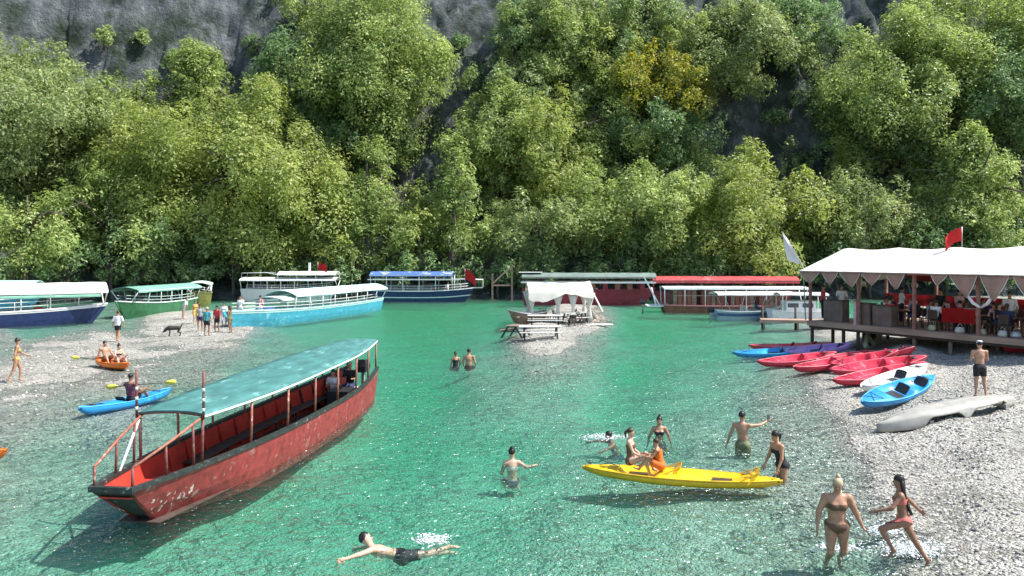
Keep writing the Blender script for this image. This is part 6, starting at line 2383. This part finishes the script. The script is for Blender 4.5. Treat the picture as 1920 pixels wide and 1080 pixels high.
# guests of the restaurant
GU = [
    (4.3 - .75, 1.3, 0, 'white', 'guest in a white shirt at the left chair of the first front table'), (4.3 + .75, 1.3, 180, 'navy', 'guest in a navy shirt at the right chair of the first front table'),
    (6.6 - .75, 1.2, 0, 'grey', 'guest in a grey shirt just right of the middle post'), (6.6, .52, 90, 'white', 'guest in white sitting with the back to the water right of the middle post'),
    (6.6 + .75, 1.2, 180, 'red', 'guest in a red shirt beside the red banner'), (8.0 - .75 + .1, 1.45, 0, 'black', 'guest in black behind the red banner'), (8.0 + .75, 1.3, 180, 'pink', 'guest in pink right of the red banner'),
    (9.7 - .75, 1.2, 0, 'black', 'guest in black under the wide pennants'), (9.7 + .75, 1.2, 180, 'grey', 'guest in grey near the right edge under the pennants'), (9.7, .52, 90, 'navy', 'guest in navy with the back to the water under the wide pennants'),
    (11.2 - .75, 1.45, 0, 'white', 'guest in white at the last front table by the right edge'),
    (2.6 - .75, 3.6, 0, 'orange', 'guest in an orange shirt at the rear left table'), (2.6 + .75, 3.6, 180, 'white', 'guest in a white shirt at the rear left table'),
    (5.2 - .75, 3.9, 0, 'pink', 'guest in pink at the second rear table'), (5.2 + .75, 3.9, 180, 'black', 'guest in black at the second rear table'), (7.4 + .75, 3.8, 180, 'white', 'guest in white at the third rear table'),
    (4.3, .5, 90, 'red', 'guest in red with the back to the water at the first front table'), (8.0, .75, 90, 'grey', 'guest in grey partly hidden by the red banner'), (11.2, .55, 90, 'black', 'guest in black with the back to the water at the right edge'),
    (5.2, 3.2, 90, 'white', 'guest in white at the water side of the second rear table'), (7.4, 3.1, 90, 'navy', 'guest in navy at the water side of the third rear table'), (7.4 - .75, 3.8, 0, 'green', 'guest in olive at the third rear table'),
    (9.6, 3.3, 90, 'orange', 'guest in orange at the water side of the last rear table'), (2.6, 2.9, 90, 'maroon', 'guest in maroon at the water side of the rear left table'),
    (9.6 - .75, 4.0, 0, 'red', 'guest in red at the last rear table'), (9.6 + .75, 4.0, 180, 'grey', 'guest in grey at the last rear table'),
]
for k, (s, d, a, cm, lab) in enumerate(GU):
    w = pv(s, d)
    a = math.radians(a) + PRZ
    person(lab, w, (math.cos(a), math.sin(a)), 1.68, dict(CHAIRPOSE, head=(0, .1 + .1 * (k % 3), 1)), k % 3 == 1, (SK_T, SK_L, SK_D)[k % 3], ('short', 'long', 'short', 'pony')[k % 4], (HAIR_B, HAIR_BR)[k % 2],
           [('shirt', cm), ('trunks', ('black', 'navy', 'grey')[k % 3])], pelvis_z=DZ + .55, fine=False)
for k, (px, d, cm, lab, hd_) in enumerate([(1578, 2.2, 'white', 'waiter in a white shirt standing behind the left counter', (-.2, -1)), (1690, 2.6, 'white', 'standing guest in white behind the middle of the deck', (1, -.3)),
                                           (1765, 2.4, 'black', 'standing person in black between the middle post and the red banner', (-1, -.2)), (1798, 2.3, 'pink', 'standing guest in pale pink behind the red banner', (.2, -1)),
                                           (1893, 1.9, 'white', 'standing person in white striped top near the right edge of the deck', (-.5, -1)), (1543, 1.6, 'red', 'person in red at the left corner of the deck', (1, -.5))]):
    w = pv(pen_s(px, d), d)
    person(lab, w, hd_, 1.74, dict(ra=((.25, .3, -1), (-.2, 1, 0)), la=((-.25, .1, -1), (0, .5, -1))), k == 3, SK_T, 'short', HAIR_B, [('shirt', cm), ('trousers', 'black')], z=DZ, fine=False)

# ------------------------------------------------------------------ the dog on the bar
p = atg(326, 630)
DOG = thing('dog', 'black and white dog sniffing the gravel in front of the green boat', 'dog', p, math.radians(200))
FUR = mat('fur_black', (0.03, 0.028, 0.027), .8, .3, 6, dirt=(0.6, 0.58, 0.55), dirt_amt=.36, dscale=4)


def blob_mesh(prims, lo, hi, h):
    lo, hi = np.array(lo, float), np.array(hi, float)
    dims = np.ceil((hi - lo) / h).astype(int) + 1
    G = np.stack(np.meshgrid(*[lo[i] + np.arange(dims[i]) * h for i in range(3)], indexing='ij'), -1)
    D = None
    for f in prims:
        d = f(G)
        if D is None:
            D = d
        else:
            k = .04
            hh = np.clip(.5 + .5 * (D - d) / k, 0, 1)
            D = D * (1 - hh) + d * hh - k * hh * (1 - hh)
    V, Q = surface_nets(D, lo, h)
    b = MB()
    b.v = [tuple(v) for v in V]
    b.f = [tuple(int(i) for i in q) for q in Q]
    b.s = [True] * len(Q)
    return b


A3 = lambda *v: np.array(v, float)
cn = lambda a, b, ra, rb: (lambda Q: sd_cone(Q, A3(*a), A3(*b), ra, rb))
dp = [cn((-.3, 0, .5), (.25, 0, .5), .11, .15), cn((.22, 0, .52), (.40, 0, .46), .12, .09), cn((.40, 0, .46), (.50, 0, .36), .10, .09), cn((.50, 0, .36), (.60, 0, .27), .06, .045),
      cn((-.36, 0, .52), (-.46, 0, .66), .04, .035), cn((-.46, 0, .66), (-.46, 0, .76), .035, .02)]
for y in (-.08, .08):
    dp += [cn((.24, y, .44), (.23, y, .24), .06, .035), cn((.23, y, .24), (.25, y, .03), .033, .028), cn((.25, y, .03), (.31, y, .02), .03, .025),
           cn((-.32, y, .46), (-.24, y, .28), .085, .05), cn((-.24, y, .28), (-.38, y, .17), .045, .03), cn((-.38, y, .17), (-.36, y, .02), .03, .027), cn((-.36, y, .02), (-.29, y, .02), .028, .024),
           cn((.44, y * .8, .45), (.41, y * 1.2, .52), .035, .015)]
blob_mesh(dp, (-.8, -.25, -.05), (.85, .25, .82), .024).build('body', FUR, DOG, fix=False)

# ------------------------------------------------------------------ splashes
FOAM = mat('foam_white', (0.82, 0.86, 0.86), .3, .05, 5)


def splash(name, c, n, rx, ry, rz_, seed, m0=.006, m1=.024):
    r = np.random.default_rng(seed)
    k = int(n * 2.4)
    P = np.stack([r.normal(0, rx, k), r.normal(0, ry, k), np.abs(r.normal(0, rz_, k)) + .005], 1) + np.array([c.x, c.y, 0.0])
    s = m0 + (m1 - m0) * r.random(k) ** 2
    Q = P[:, None, :] + ICO[None] * s[:, None, None] * np.array([1.3, 1, .6]) * r.uniform(.7, 1.3, (k, 12, 1))
    Fs = (ICF[None] + (np.arange(k) * 12)[:, None, None]).reshape(-1, 3)
    o = link(name, np_mesh(name, Q.reshape(-1, 3), Fs, True), FOAM)
    return tag(o, kind='stuff')


splash('splash_foam', at(1710, 1036, 0), 420, .28, .16, .07, 1)
splash('splash_foam', at(1655, 1000, 0), 150, .14, .08, .06, 2)
splash('splash_foam', at(1135, 822, 0), 220, .35, .12, .05, 3)
splash('splash_foam', at(808, 1015, 0), 160, .16, .12, .04, 4)
splash('splash_foam', at(1570, 1030, 0), 120, .2, .08, .03, 5)
